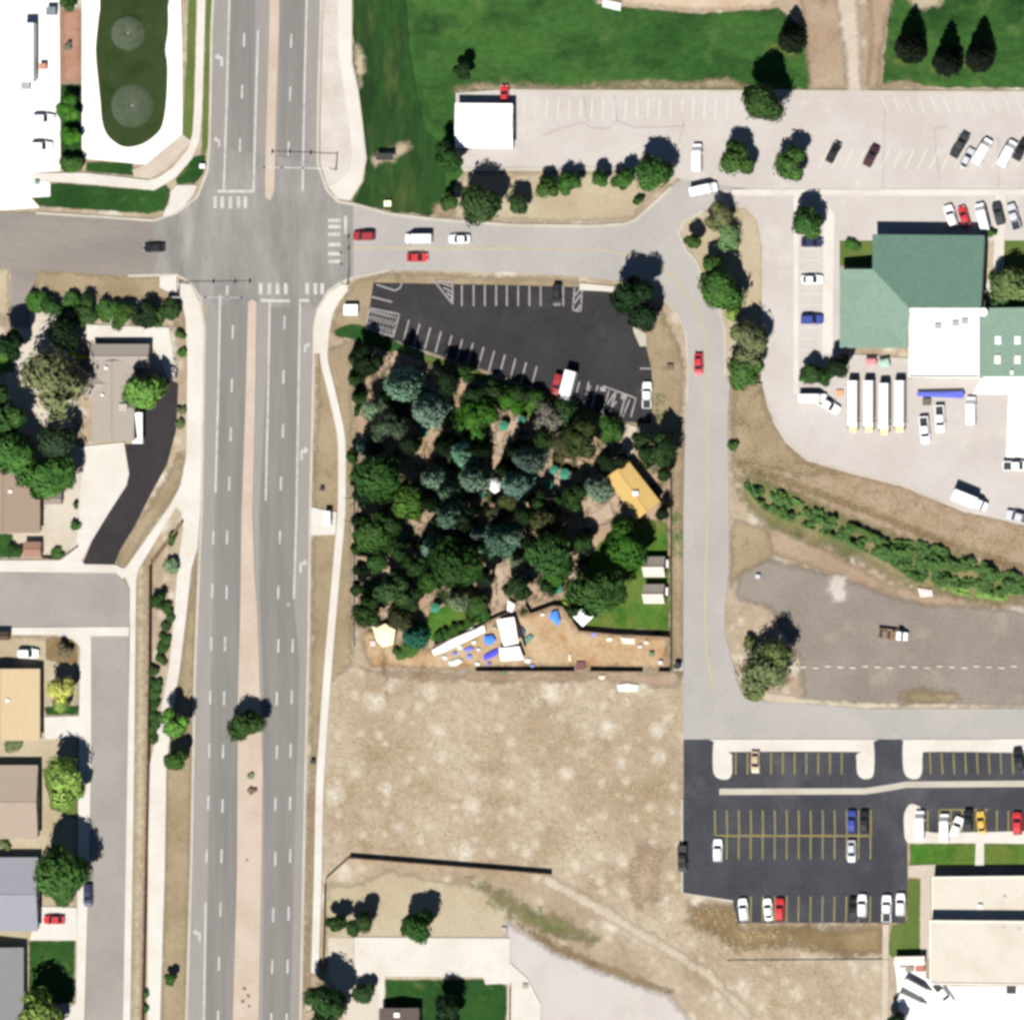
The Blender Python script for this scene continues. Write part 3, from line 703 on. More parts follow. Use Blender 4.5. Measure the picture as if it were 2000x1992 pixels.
# the triangular lot ------------------------------------------------------
tri = sheet('dark_lot', [(729, 553), (1000, 558), (1130, 562), (1205, 575), (1232, 612), (1245, 645), (1262, 680), (1272, 720), (1275, 775), (1272, 828), (1222, 824), (1112, 785), (1000, 741), (788, 671), (712, 642), (722, 600)], Z4, M['darklot'], None, 0, 0, 0, 'dark triangular parking lot above the grove', 'parking lot')
ZL = Z4 + .03
for k in range(24):
    if k in (13, 14): continue
    a = (799 + 20.8 * k, 625 + 7.55 * k)
    if k > 17: continue
    sheet('stall_line', ribbon([a, (a[0] - 11, a[1] + 41)], 3.0), ZL, M['lotpaint'], tri)
for x in (902, 925, 947, 969, 990, 1012, 1034, 1056, 1100):
    sheet('stall_line', ribbon([(x, 557), (x, 598)], 3.0), ZL, M['lotpaint'], tri)
for a, b in (((848, 549), (884, 594)), ((884, 549), (884, 594)), ((850, 549), (884, 549)), ((860, 552), (882, 560)), ((866, 562), (882, 570)), ((873, 572), (883, 580)), ((880, 583), (884, 588)),
             ((735, 556), (772, 568)), ((772, 568), (782, 562)), ((782, 562), (785, 552)), ((726, 580), (766, 590)), ((722, 602), (780, 614)), ((780, 614), (768, 658)), ((722, 602), (714, 640)), ((714, 640), (768, 658)),
             ((1122, 562), (1119, 606)), ((1137, 564), (1134, 608)), ((1119, 606), (1134, 608)), ((1120, 596), (1136, 572)), ((1121, 580), (1134, 563)), ((1126, 606), (1137, 590)),
             ((1168, 752), (1155, 796)), ((1150, 746), (1140, 790)),
             ((1178, 754), (1242, 778)), ((1242, 778), (1232, 815)), ((1190, 762), (1176, 806)), ((1204, 764), (1190, 806)), ((1222, 772), (1210, 818)), ((1200, 768), (1186, 790)), ((1230, 780), (1216, 815)), ((1204, 784), (1192, 800)),
             ((1250, 720), (1272, 720))):
    sheet('lot_marking', ribbon([a, b], 3.0), ZL + .006, M['lotpaint'], tri)
for i in range(9):
    t = i / 8
    sheet('hatch_line', ribbon([(718 + 52 * t, 603 + 13 * t), (724 + 46 * t + 4, 612 + 12 * t)], 2.2), ZL + .01, M['lotpaint'], tri)
    sheet('hatch_line', ribbon([(716 + 50 * t, 624 + 14 * t), (728 + 44 * t, 616 + 12 * t)], 2.2), ZL + .014, M['lotpaint'], tri)
    sheet('hatch_line', ribbon([(717 + 50 * t, 628 + 14 * t), (724 + 44 * t, 641 + 13 * t)], 2.2), ZL + .018, M['lotpaint'], tri)
for cx, cy in ((1178, 760), (1219, 775)):
    sheet('stall_symbol', [(cx - 6, cy - 4), (cx + 5, cy - 4), (cx + 5, cy + 5), (cx - 6, cy + 5)], ZL + .02, M['lotpaint'], tri)
walk([(1132, 553), (1202, 560), (1202, 570), (1132, 567)], 'short white kerb at the top of the triangular lot', z=ZW - .05, name='lot_kerb', cat='kerb')
walk([(1231, 610), (1240, 640), (1262, 652), (1262, 676), (1250, 677), (1238, 650)], 'grey gravel wedge right of the triangular lot', 'kerb', z=ZW - .06, name='gravel_wedge', cat='gravel')

# the sealed lot, lower right --------------------------------------------
seal = sheet('sealed_lot', [(1335, 1444), (2020, 1444), (2020, 1640), (1772, 1644), (1772, 1748), (1768, 1802), (1442, 1802), (1430, 1760), (1335, 1745)], Z4 + .01, M['bluelot'], None, 0, 0, 0, 'dark sealed parking lot with yellow stalls', 'parking lot')
ZS = Z4 + .04
for k in range(10):
    sheet('stall_line', ribbon([(1437 + 23 * k, 1470), (1437 + 23 * k, 1512)], 3.0), ZS, M['yellow'], seal)
for k in range(9):
    sheet('stall_line', ribbon([(1816 + 23 * k, 1470), (1818 + 23 * k, 1512)], 3.0), ZS, M['yellow'], seal)
for k in range(14):
    sheet('stall_line', ribbon([(1396 + 23.4 * k, 1582), (1397 + 23.4 * k, 1632)], 3.0), ZS, M['yellow'], seal)
    if k: sheet('stall_line', ribbon([(1396 + 23.4 * k, 1633), (1396 + 23.4 * k, 1678)], 3.0), ZS + .004, M['yellow'], seal)
sheet('stall_line', ribbon([(1398, 1632), (1700, 1632)], 3.5), ZS + .01, M['yellow'], seal)
for k in range(12):
    sheet('stall_line', ribbon([(1467 + 23.3 * k, 1750), (1466 + 23.3 * k, 1800)], 3.0), ZS, M['yellow'], seal)
for k in range(11):
    sheet('stall_line', ribbon([(1812 + 22.5 * k, 1582), (1812 + 22.5 * k, 1624)], 3.0), ZS, M['yellow'], seal)
sheet('stall_line', ribbon([(1836, 1581), (1930, 1581)], 3.0), ZS + .01, M['yellow'], seal)
walk(smooth_loop([(1394, 1448), (1400, 1444), (1700, 1444), (1706, 1448), (1708, 1480), (1706, 1512), (1698, 1520), (1684, 1520), (1674, 1508), (1672, 1474), (1664, 1468), (1440, 1468), (1430, 1474), (1430, 1508), (1422, 1521), (1406, 1521), (1394, 1510), (1392, 1480)], 3), 'pale arched island around the first row of stalls', z=ZW + .02, name='lot_island', cat='island')
walk(smooth_loop([(1764, 1448), (1772, 1444), (1900, 1444), (2030, 1444), (2030, 1468), (1900, 1468), (1812, 1468), (1802, 1474), (1801, 1506), (1793, 1520), (1777, 1520), (1766, 1508), (1763, 1480)], 3), 'pale island around the second row of stalls', z=ZW + .02, name='lot_island', cat='island')
walk(smooth_loop([(1766, 1590), (1776, 1571), (1790, 1572), (1800, 1582), (1800, 1622), (1900, 1625), (2030, 1624), (2030, 1646), (1900, 1646), (1790, 1646), (1770, 1642), (1766, 1620)], 3), 'pale island with the sidewalk below the car row', z=ZW + .02, name='lot_island', cat='island')
sheet('drain_pan', ribbon([(1405, 1546), (1690, 1545), (1730, 1539), (1770, 1532), (2030, 1530)], 12), ZS + .02, M['kerb'], seal)
sheet('lot_edge', ribbon([(1332, 1560), (1332, 1744), (1432, 1760)], 4), ZS + .1, M['kerb'], seal, 0, 0, .15)

# painted lines of the main road ------------------------------------------
ZP = Z3 + .075


def stripe(line, w=3.4, mat='paint', parent=None, name='lane_line', dz=0):
    return sheet(name, ribbon(line, w), ZP + dz, M[mat], parent or main_road)


for line in ([(448, -20), (448, 0), (443, 200), (437, 374)], [(504, 60), (500, 200), (495, 374)], [(599, -20), (599, 0), (594, 200), (591, 374)],
             [(430, 575), (427, 740), (421, 962)], [(527, 590), (524, 760), (519, 978)], [(586, 592), (583, 760), (579, 1000), (574, 1170)], [(402, 1762), (400, 1880), (398, 2020)]):
    stripe(line, 3.8)
DASH = [(477, 65), (473, 166), (469, 270), (569, 67), (567, 170), (564, 277),
        (444, 558), (455, 635), (453, 739), (451, 835), (448, 931),
        (417, 1036), (444, 1036), (415, 1140), (443, 1143), (413, 1244), (440, 1244), (411, 1348), (438, 1350), (409, 1452), (436, 1454), (407, 1554), (435, 1560), (404, 1658), (433, 1658), (431, 1762), (428, 1868), (426, 1973),
        (556, 617), (554, 723), (553, 828), (549, 931), (547, 1036), (544, 1143), (544, 1247), (541, 1351), (541, 1455), (538, 1557), (538, 1663), (534, 1773), (532, 1874), (530, 1978),
        (572, 1247), (570, 1348), (568, 1452), (567, 1555), (567, 1657), (564, 1770), (562, 1873), (560, 1978)]
for x, y in DASH:
    stripe([(x, y), (x - .7, y + 27)], 3.6, 'paint', None, 'lane_dash')
for x in (420, 434, 450, 466, 479):
    stripe([(x, 384), (x, 407)], 7, 'paint', crossing, 'crosswalk_bar', .01)
for x in (509, 526, 542, 558, 600, 616, 629):
    stripe([(x, 553), (x, 575)], 7, 'paint', crossing, 'crosswalk_bar', .01)
for y in (431, 443, 458, 478, 496, 511):
    stripe([(641, y), (665, y)], 7, 'paint', crossing, 'crosswalk_bar', .01)
for a, b in (((425, 374), (496, 374)), ((509, 587), (566, 588)), ((584, 587), (604, 587)), ((675, 422), (675, 458))):
    stripe([a, b], 5.5, 'paint', crossing, 'stop_line', .015)
stripe([(690, 484), (1000, 486), (1180, 488), (1262, 505), (1320, 545), (1360, 600), (1378, 660), (1382, 730)], 4.5, 'paleyellow', east_street, 'centre_line', 0)
stripe([(1382, 730), (1382, 1000), (1377, 1180), (1380, 1280), (1395, 1345)], 4.5, 'paleyellow', east_street, 'centre_line', .004)


def turn_arrow(x, y, hook, s=1.0):
    pts = [(-2.4, 13), (2.4, 13), (2.4, -1), (6, -3), (6, 2), (14, -6), (6, -14), (6, -8.5), (0, -6.5), (-2.4, -3)]
    sheet('turn_arrow', [(x + p[0] * s * hook, y + p[1] * s) for p in pts], ZP + .02, M['paint'], main_road)


turn_arrow(433, 117, -1); turn_arrow(428, 277, -1, .8); turn_arrow(596, 678, 1, .8); turn_arrow(589, 885, 1); turn_arrow(587, 1105, 1); turn_arrow(390, 1826, -1)
sheet('drain_cover', [(560, 1177), (566, 1177), (566, 1184), (560, 1184)], ZP + .02, M['paintdim'], main_road)

# wheel stops in the gravel lot --------------------------------------------
stop_mesh = MB().hull([(-.65, .3, 0, .2, .22), (.65, .3, 0, .2, .22)], .05).mesh('wheel_stop', M['kerb'])
ORD = 'first second third fourth fifth sixth seventh eighth ninth tenth eleventh twelfth thirteenth fourteenth fifteenth sixteenth seventeenth eighteenth last'.split()
for k in range(19):
    x = 1545 + 24.2 * k
    o = link('wheel_stop', stop_mesh)
    o.location = G(x, 1302 + (k % 3 - 1) * 1.5, Z1 + .06)
    tag(o, ORD[k] + ' pale wheel stop from the west in the gravel lot row', 'wheel stop', 'wheel stops across the gravel lot')
ground_area('bare_patch', [(1618, 1120), (1655, 1125), (1660, 1165), (1645, 1182), (1625, 1178), (1612, 1150)], 'lightgravel', 'white spilled gravel patch left of the flatbed truck', Z1 + .07, 4)
ground_area('weeds', [(1750, 1350), (1790, 1342), (1860, 1345), (1880, 1365), (1860, 1380), (1800, 1380), (1760, 1370)], 'verge', 'weedy clump at the foot of the gravel lot', Z1 + .075, 5, feather=34)
ground_area('shoulder', ribbon([(1450, 1350), (1520, 1366), (1580, 1372), (1720, 1380), (1900, 1380), (2010, 1382)], [20, 26, 16, 14, 14, 12]), 'paletrack', 'pale dusty shoulder along the top of the lower street', Z1 + .08, 3, feather=14)

# pond ------------------------------------------------------------------
pond = sheet('pond', [(208, -20), (195, 20), (190, 60), (187, 100), (191, 150), (196, 200), (199, 235), (208, 262), (228, 281), (250, 288), (280, 281), (306, 262), (318, 242), (325, 195), (327, 130), (323, 98), (328, 60), (328, 15), (322, -20)], ZW + .015, M['water'], None, 3, 0, 0, 'dark green pond with two fountains', 'pond')
# ------------------------------------------------------------------ plants
def leaf_cloud(name, cen, nor, size, mat):
    n = len(cen)
    nor = nor / np.maximum(np.linalg.norm(nor, axis=1, keepdims=True), 1e-6)
    ref = np.where(np.abs(nor[:, 2:3]) < .9, np.array([[0, 0, 1.0]]), np.array([[1.0, 0, 0]]))
    t = np.cross(nor, ref)
    t /= np.linalg.norm(t, axis=1, keepdims=True)
    b = np.cross(nor, t)
    s = size[:, None]
    v = np.empty((n, 4, 3))
    v[:, 0] = cen - t * s
    v[:, 1] = cen - b * s * .62
    v[:, 2] = cen + t * s
    v[:, 3] = cen + b * s * .62
    me = bpy.data.meshes.new(name)
    me.vertices.add(n * 4)
    me.vertices.foreach_set("co", v.reshape(-1))
    me.loops.add(n * 4)
    me.loops.foreach_set("vertex_index", np.arange(n * 4, dtype=np.int32))
    me.polygons.add(n)
    me.polygons.foreach_set("loop_start", np.arange(0, n * 4, 4, dtype=np.int32))
    me.polygons.foreach_set("loop_total", np.full(n, 4, dtype=np.int32))
    me.update()
    me.validate()
    me.materials.append(mat)
    return me


def broad_crown(seed, lobes=13, n=6200, spread=.62, squash=.85, leaf=.085, ragged=.12):
    r = np.random.RandomState(seed)
    P, N, S = [], [], []
    for i in range(lobes):
        a = r.rand() * 2 * math.pi
        d = spread * math.sqrt(r.rand())
        if i == 0: d = 0
        c = np.array([d * math.cos(a), d * math.sin(a), (r.rand() - .35) * .7 * (1.15 - d)])
        R = .26 + .2 * r.rand()
        m = n // lobes
        u = r.normal(size=(m, 3))
        u /= np.linalg.norm(u, axis=1, keepdims=True)
        rad = R * (r.rand(m, 1) ** .3) * (1 + ragged * r.normal(size=(m, 1)))
        P.append(c + u * rad)
        N.append(u + .5 * c / max(np.linalg.norm(c), .2) + .28 * r.normal(size=(m, 3)))
        S.append(leaf * (.6 + .8 * r.rand(m)))
    P = np.concatenate(P); N = np.concatenate(N); S = np.concatenate(S)
    P[:, 2] *= squash
    return leaf_cloud('crown', P, N, S, M['leaf'])


def cone_crown(seed, n=5200, leaf=.07, tiers=15):
    r = np.random.RandomState(seed)
    P, N, S = [], [], []
    per = n // tiers
    for k in range(tiers):
        t = (k + .3) / tiers
        R = (1 - t) ** .62 * (.92 + .16 * r.rand())
        nb = 9 if t < .6 else 6
        off = r.rand() * 6.28
        m = max(40, int(per * (1.5 * (1 - t) + .25)))
        bi = r.randint(0, nb, m)
        ang = off + bi * 2 * math.pi / nb + r.normal(size=m) * .16
        q = r.rand(m) ** .6
        rr = R * q * (1 + .1 * np.sin(bi * 7.3 + k))
        z = t + .035 - q * .055 + r.normal(size=m) * .01
        P.append(np.stack([rr * np.cos(ang), rr * np.sin(ang), z], 1))
        N.append(np.stack([np.cos(ang) * .5, np.sin(ang) * .5, np.full(m, 1.0)], 1) + .6 * r.normal(size=(m, 3)))
        S.append(leaf * (.6 + .8 * r.rand(m)) * (.6 + .4 * (1 - t)))
    P = np.concatenate(P); N = np.concatenate(N); S = np.concatenate(S)
    P[:, 2] -= .0
    me = leaf_cloud('crown', P, N, S, M['needle'])
    return me


def trunk_mesh(seed, limbs=6):
    r = random.Random(seed)
    mb = MB()
    mb.tube((0, 0, 0), (.01, 0, .45), .040, .028, 8)
    mb.tube((.01, 0, .45), (0, .01, .85), .028, .008, 7)
    for i in range(limbs):
        a = i * 6.283 / limbs + r.random()
        z = .34 + .09 * (i % 3) + .12 * r.random()
        L = .16 + .12 * r.random()
        mb.tube((.01, 0, z), (.01 + L * math.cos(a), L * math.sin(a), z + L * 1.0), .014, .004, 5)
    return mb.mesh('trunk', M['bark'])


def spruce_trunk(seed):
    mb = MB()
    mb.tube((0, 0, 0), (0, 0, .95), .022, .004, 8)
    return mb.mesh('trunk', M['bark'])


BROAD = [broad_crown(10 + i, 11 + i % 4, 6200, .58 + .03 * (i % 3), .85) for i in range(6)]
LOOSE = [broad_crown(40 + i, 15, 3000, .70, .8, .07, .25) for i in range(3)]
SHRUB = [broad_crown(60 + i, 9, 1700, .6, .75, .11, .15) for i in range(4)]
SPRUCE = [cone_crown(80 + i) for i in range(4)]
TRUNK = [trunk_mesh(i) for i in range(3)]
STRUNK = [spruce_trunk(1)]

LEAFC = {
    'mid': (.044, .104, .022), 'dark': (.028, .068, .018), 'deep': (.012, .030, .010), 'vivid': (.045, .145, .016), 'bright': (.105, .215, .045),
    'olive': (.110, .135, .055), 'yellow': (.38, .43, .10), 'lime': (.19, .27, .065), 'blue': (.165, .27, .19), 'bluedark': (.085, .15, .108),
    'sage': (.15, .20, .13), 'brown': (.17, .13, .095), 'grey': (.17, .16, .13), 'spruce': (.010, .017, .010), 'tealgreen': (.03, .12, .08), 'willow': (.12, .14, .065),
}
_tn = [0]


def tint(o, key):
    c = LEAFC[key] if isinstance(key, str) else key
    o.color = (c[0], c[1], c[2], 1)


def tree(x, y, r, h, key, label, kind='broad', group=None, name=None, cat='tree'):
    if group == 'trees of the fenced grove' and kind != 'shrub':
        h *= 1.5 if y > 830 else 1.3
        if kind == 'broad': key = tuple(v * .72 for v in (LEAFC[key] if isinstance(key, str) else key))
    """x, y: middle of the crown on the map; r crown radius in map units; h height in metres"""
    if x < 345 and y < 1000 and kind != 'shrub' and r > 20:
        r *= 1.12; h *= 1.12
    _tn[0] += 1
    k = _tn[0]
    q = random.Random(k * 31 + 5)
    R = r * MAP
    if kind in ('broad', 'loose') and group != 'trees of the fenced grove': h *= 1.15
    if kind == 'spruce':
        base = G(x, y, h * .30)
        root = empty(name or 'spruce_tree', (base.x, base.y, 0), q.random() * 6.28, label, cat, group)
        t = link('trunk', STRUNK[0], root); t.scale = (h, h, h)
        c = link('crown', SPRUCE[k % 4], root)
        c.location = (0, 0, h * .06); c.scale = (R * 1.16, R * 1.16, h * .94)
    elif kind == 'shrub':
        hz = h * .5
        base = G(x, y, hz)
        root = empty(name or 'shrub', (base.x, base.y, 0), q.random() * 6.28, label, cat if cat != 'tree' else 'shrub', group)
        t = link('stem', TRUNK[k % 3], root); t.scale = (h * .8, h * .8, h * .7)
        c = link('foliage', SHRUB[k % 4], root)
        c.location = (0, 0, hz); c.scale = (R * 1.2, R * 1.2, max(hz * 1.35, .4))
    else:
        half = max(min(R * 1.35, h * .47), h * .42)
        zc = h - half
        base = G(x, y, zc)
        root = empty(name or 'leafy_tree', (base.x, base.y, 0), q.random() * 6.28, label, cat, group)
        t = link('trunk', TRUNK[k % 3], root); t.scale = (h * 1.0, h * 1.0, h)
        pool = LOOSE if kind == 'loose' else BROAD
        c = link('crown', pool[k % len(pool)], root)
        c.location = (0, 0, zc); k_ = 1.36 if group == 'trees of the fenced grove' else 1.34
        c.scale = (R * k_, R * k_ * (.92 + .16 * q.random()), half * 1.3)
    tint(c, key)
    c.color = tuple(v * (.88 + .24 * q.random()) for v in c.color[:3]) + (1,)
    return root


T = tree
# the north side
T(906, 138, 18, 6, 'deep', 'small dark tree alone on the upper lawn')
T(1545, 76, 25, 12, 'spruce', 'dark conifer left of the dirt drive', 'spruce')
T(1775, 94, 27, 16, 'spruce', 'tallest dark conifer right of the dirt drive', 'spruce')
T(1847, 120, 25, 15, 'spruce', 'middle one of the three dark conifers on the right lawn', 'spruce')
T(1911, 112, 26, 15, 'spruce', 'rightmost of the three dark conifers on the right lawn', 'spruce')
T(1492, 205, 38, 15, 'dark', 'tall dark tree at the top edge of the big lot')
T(1436, 312, 36, 8, 'mid', 'broad tree on the island beside the white car')
T(1551, 322, 29, 8, 'mid', 'round tree in the big lot beside the dark cars')
T(1575, 438, 31, 9, 'mid', 'round tree at the corner of the parking bays')
T(878, 305, 26, 10, 'dark', 'dark tree at the corner of the white roofed shed', group='trees by the big lot')
T(948, 400, 44, 11, 'dark', 'widest tree of the row above the east street', group='trees by the big lot')
T(1010, 395, 22, 7, 'dark', 'narrow dark tree next to the widest of the row', group='trees by the big lot')
T(1066, 368, 23, 6, 'mid', 'third tree of the row above the east street', group='trees by the big lot')
T(1112, 362, 21, 6, 'mid', 'fourth tree of the row above the east street', group='trees by the big lot')
T(1171, 350, 17, 6, 'mid', 'smallest tree of the row above the east street', group='trees by the big lot')
T(1216, 348, 20, 7, 'mid', 'slim tree left of the big round one by the lot drive', group='trees by the big lot')
T(1270, 345, 38, 10, 'mid', 'big round tree at the right end of the row by the lot drive', group='trees by the big lot')
T(1246, 390, 12, 2.5, 'dark', 'small dark shrub below the big round tree by the drive', 'shrub')
T(880, 395, 20, 6, 'mid', 'small tree on the lawn left of the row above the street')
# island in the bend
T(1400, 420, 24, 6, 'olive', 'olive tree at the top of the road bend island')
T(1353, 470, 15, 7, 'mid', 'narrow upright tree at the left tip of the island')
T(1420, 462, 26, 4, (.10, .17, .075), 'spreading grey green tree in the middle of the island', 'loose')
T(1390, 520, 22, 7, 'mid', 'small tree above the largest one on the island')
T(1411, 572, 42, 11, 'mid', 'largest round tree on the island in the bend')
T(1432, 612, 16, 3, 'lime', 'low yellow green shrub on the island', 'shrub')
T(1456, 670, 34, 9, 'olive', 'olive green tree low on the island')
T(1450, 722, 36, 8, 'mid', 'bright tree at the bottom end of the island')
# triangle lot
T(1236, 580, 35, 13, 'deep', 'dark tree at the top right of the triangular lot')
T(1262, 615, 30, 10, 'deep', 'lower one of the two dark trees by the triangular lot')
# bus yard
T(1590, 732, 22, 6, 'dark', 'small dark tree beside the parked white van', group='trees by the buses')
T(1640, 718, 24, 9, 'deep', 'tallest dark tree beside the buses', group='trees by the buses')
T(1615, 738, 16, 6, 'dark', 'small dark tree between the two by the buses', group='trees by the buses')
T(1572, 738, 12, 2, 'mid', 'low green shrub left of the trees by the buses', 'shrub')
T(1980, 565, 38, 9, 'olive', 'dark olive tree in the corner east of the green roof')
T(1952, 590, 20, 5, 'dark', 'dark shrub between green roof and olive tree', 'shrub')
T(1938, 456, 9, 2, 'mid', 'tiny shrub at the corner of the green roof', 'shrub')
T(1938, 540, 9, 2, 'mid', 'tiny shrub beside the footpath east of the green roof', 'shrub')
T(1666, 476, 16, 2, 'mid', 'low shrub in the inner corner of the green roof', 'shrub')
# gravel lot
T(1490, 1312, 44, 10, 'willow', 'large grey green tree left of the gravel lot', 'loose')
T(1518, 1275, 26, 11, 'olive', 'dark crown behind the large grey green tree', 'loose')
T(1465, 1255, 14, 3, 'olive', 'small weedy shrub by the straight road', 'shrub')
T(1476, 1345, 26, 3, 'olive', 'low grey green shrub under the large tree', 'shrub')
T(1432, 870, 12, 2, 'mid', 'small roadside shrub right of the straight road', 'shrub')
# west: pond strip
T(138, 212, 21, 4, 'vivid', 'upper tree of the green strip left of the pond', group='planting by the pond')
T(138, 268, 20, 4, 'vivid', 'middle tree of the green strip left of the pond', group='planting by the pond')
T(140, 318, 20, 4, 'mid', 'lower tree of the green strip left of the pond', group='planting by the pond')
T(132, 8, 18, 4, 'dark', 'dark shrub at the top of the pink gravel strip', 'shrub')
T(134, 90, 9, 1.5, 'grey', 'small grey shrub in the pink gravel strip', 'shrub')
# hedge south of west street
for i, (x, y, r, h, kx) in enumerate([(74, 590, 24, 3, 'mid'), (104, 598, 27, 4.5, 'dark'), (140, 592, 23, 3, 'mid'), (170, 606, 29, 5, 'dark'), (212, 608, 25, 3.5, 'mid'), (244, 620, 30, 5, 'mid'), (284, 614, 31, 6, 'deep'), (312, 618, 22, 4, 'mid'), (334, 604, 22, 4.5, 'dark')]):
    T(x, y, r, h, kx, ['leftmost', 'second', 'third', 'fourth', 'fifth', 'sixth', 'seventh and darkest', 'eighth', 'last and easternmost'][i] + ' shrub of the hedge north of the grey house', 'shrub', 'hedge shrubs north of the grey house')
T(98, 745, 55, 15, 'willow', 'tall grey green tree left of the grey house', 'loose')
T(130, 660, 32, 8, 'deep', 'dark tree put in for the shade between the hedge and the tall grey green tree')  # dark crown in place of the tall tree's cast shadow
T(286, 765, 36, 10, 'bright', 'vivid green tree over the grey house')
T(18, 672, 28, 11, 'deep', 'dark tree at the left edge below the lane')
T(8, 800, 38, 10, 'dark', 'dark tree at the left edge beside the tall grey green tree')
T(20, 880, 42, 11, 'mid', 'leafy tree at the left edge above the brown roof')
T(92, 925, 44, 10, 'mid', 'large tree over the corner of the brown roof')
T(118, 862, 36, 9, (.022, .040, .022), 'very dark tree above the large one by the brown roof')
T(149, 986, 8, 2, 'mid', 'upper small shrub by the white concrete drive', 'shrub')
T(148, 1026, 12, 2, 'mid', 'lower small shrub by the white concrete drive', 'shrub')
T(30, 1074, 15, 2.5, 'dark', 'dark round shrub at the left end of the upper sidewalk', 'shrub')
T(112, 1082, 14, 1.5, 'mid', 'low shrub at the top of the upper sidewalk', 'shrub')
T(353, 652, 12, 2, 'mid', 'shrub at the terrace corner beside the sidewalk', 'shrub')
T(356, 688, 11, 1.5, 'mid', 'second shrub below the terrace corner beside the sidewalk', 'shrub')
T(354, 800, 10, 1.5, 'olive', 'reddish green shrub between black driveway and sidewalk', 'shrub')
T(352, 828, 10, 1.5, 'olive', 'low olive shrub between black driveway and sidewalk', 'shrub')
# strip by the wall
T(338, 1053, 14, 2, 'mid', 'light green shrub beside the diagonal wall', 'shrub')
T(334, 1106, 18, 3, 'sage', 'grey green rounded shrub below the diagonal wall', 'shrub')
T(310, 1172, 17, 4, 'dark', 'dark upright shrub beside the brown wall', 'shrub')
for i, (x, y, r) in enumerate([(326, 1188, 13), (330, 1204, 14), (323, 1224, 12), (322, 1246, 13), (318, 1266, 13), (316, 1286, 14)]):
    T(x, y, r, 1.6, 'dark', ['first', 'second', 'third', 'fourth', 'fifth', 'sixth'][i] + ' shrub from the top in the row beside the long sidewalk', 'shrub', 'upper row of shrubs by the wall')
for i, (x, y, r) in enumerate([(298, 1312, 14), (302, 1334, 15), (300, 1356, 15), (303, 1380, 16), (300, 1404, 16), (300, 1424, 14), (297, 1442, 12)]):
    T(x, y, r, 1.8, 'dark', ['first', 'second', 'third', 'fourth', 'fifth', 'sixth', 'seventh'][i] + ' shrub from the top in the row against the brown wall', 'shrub', 'lower row of shrubs by the wall')
T(284, 1940, 9, 1.5, 'mid', 'slim shrub against the brown wall near the bottom', 'shrub')
T(283, 1970, 9, 1.5, 'mid', 'last shrub against the brown wall at the bottom', 'shrub')
T(344, 1408, 26, 9, 'bright', 'light green street tree west of the main road')
T(345, 1484, 22, 7, 'mid', 'smaller street tree below the light green one')
T(482, 1420, 31, 8, 'dark', 'dark tree standing on the median')
T(490, 1514, 8, 1.2, 'sage', 'upper tiny shrub on the median', 'shrub')
T(493, 1544, 9, 1.2, 'brown', 'lower tiny brown shrub on the median', 'shrub')
T(334, 1912, 13, 4, 'mid', 'small tree by the sidewalk near the bottom')
for x, y, w in ((483, 1678, 'upper'), (477, 1930, 'second'), (485, 1945, 'third'), (475, 1955, 'fourth'), (487, 1965, 'lowest')):
    T(x, y, 4, .6, 'brown', w + ' brown tuft on the lower median', 'shrub', 'tufts on the median')
# house fronts
T(118, 1345, 30, 7, 'yellow', 'yellow leaved tree beside the tan roof')
T(126, 1268, 16, 4, 'brown', 'bare brown shrub above the yellow tree', 'shrub')
T(120, 1372, 18, 5, 'lime', 'yellow green lower bough tree under the yellow one')
T(122, 1528, 42, 11, 'lime', 'yellow green street tree above the biggest one')
T(110, 1710, 55, 15, 'mid', 'biggest street tree in front of the blue grey roof')
T(78, 1985, 50, 15, 'lime', 'yellow green tree at the lower left corner')
T(125, 1750, 22, 4, 'mid', 'low tree under the biggest street tree', 'shrub')
T(10, 1648, 14, 2, 'olive', 'shrub between the two lower left houses', 'shrub')
T(25, 1455, 20, 1.5, 'olive', 'shrub below the tan roof at the left edge', 'shrub')
# bottom
T(657, 1800, 18, 7, 'dark', 'left one of three small trees behind the fence')
T(690, 1808, 17, 7, 'dark', 'middle one of three small trees behind the fence')
T(712, 1802, 19, 8, 'dark', 'right one of three small trees behind the fence')
T(818, 1812, 34, 10, 'dark', 'round dark tree above the white slab')
T(628, 1968, 38, 13, 'dark', 'large dark tree at the end of the curving sidewalk')
T(712, 1940, 22, 5, 'dark', 'round tree between the white slab and the bottom edge')
T(868, 1975, 28, 9, 'deep', 'dark tree on the back lawn at the bottom')
T(1755, 1992, 22, 8, 'deep', 'dark tree at the bottom by the glaring white yard')

# the grove --------------------------------------------------------------
g = 'trees of the fenced grove'
T(786, 754, 36, 16, 'blue', 'large blue spruce at the top of the grove', 'spruce', g)
T(838, 800, 34, 14, 'blue', 'blue spruce beside the orange soil', 'spruce', g)
T(722, 702, 26, 9, 'deep', 'dark tree in the top left corner of the grove', 'broad', g)
T(694, 700, 15, 6, 'dark', 'upper dark conifer on the left edge of the grove', 'spruce', g)
T(694, 738, 15, 5, 'dark', 'second dark conifer on the left edge of the grove', 'spruce', g)
T(700, 775, 14, 5, 'dark', 'third dark conifer on the left edge of the grove', 'spruce', g)
T(699, 802, 11, 3, 'dark', 'small round shrub on the left edge of the grove', 'shrub', g)
T(732, 800, 24, 9, 'sage', 'grey green tree left of the orange soil', 'loose', g)
T(760, 842, 30, 10, (.065, .11, .055), 'dull green tree below the grey green one', 'broad', g)
T(718, 872, 20, 9, 'bluedark', 'blue conifer on the left edge of the grove', 'spruce', g)
T(690, 890, 13, 5, 'mid', 'slim tree by the bend of the curving sidewalk', 'broad', g)
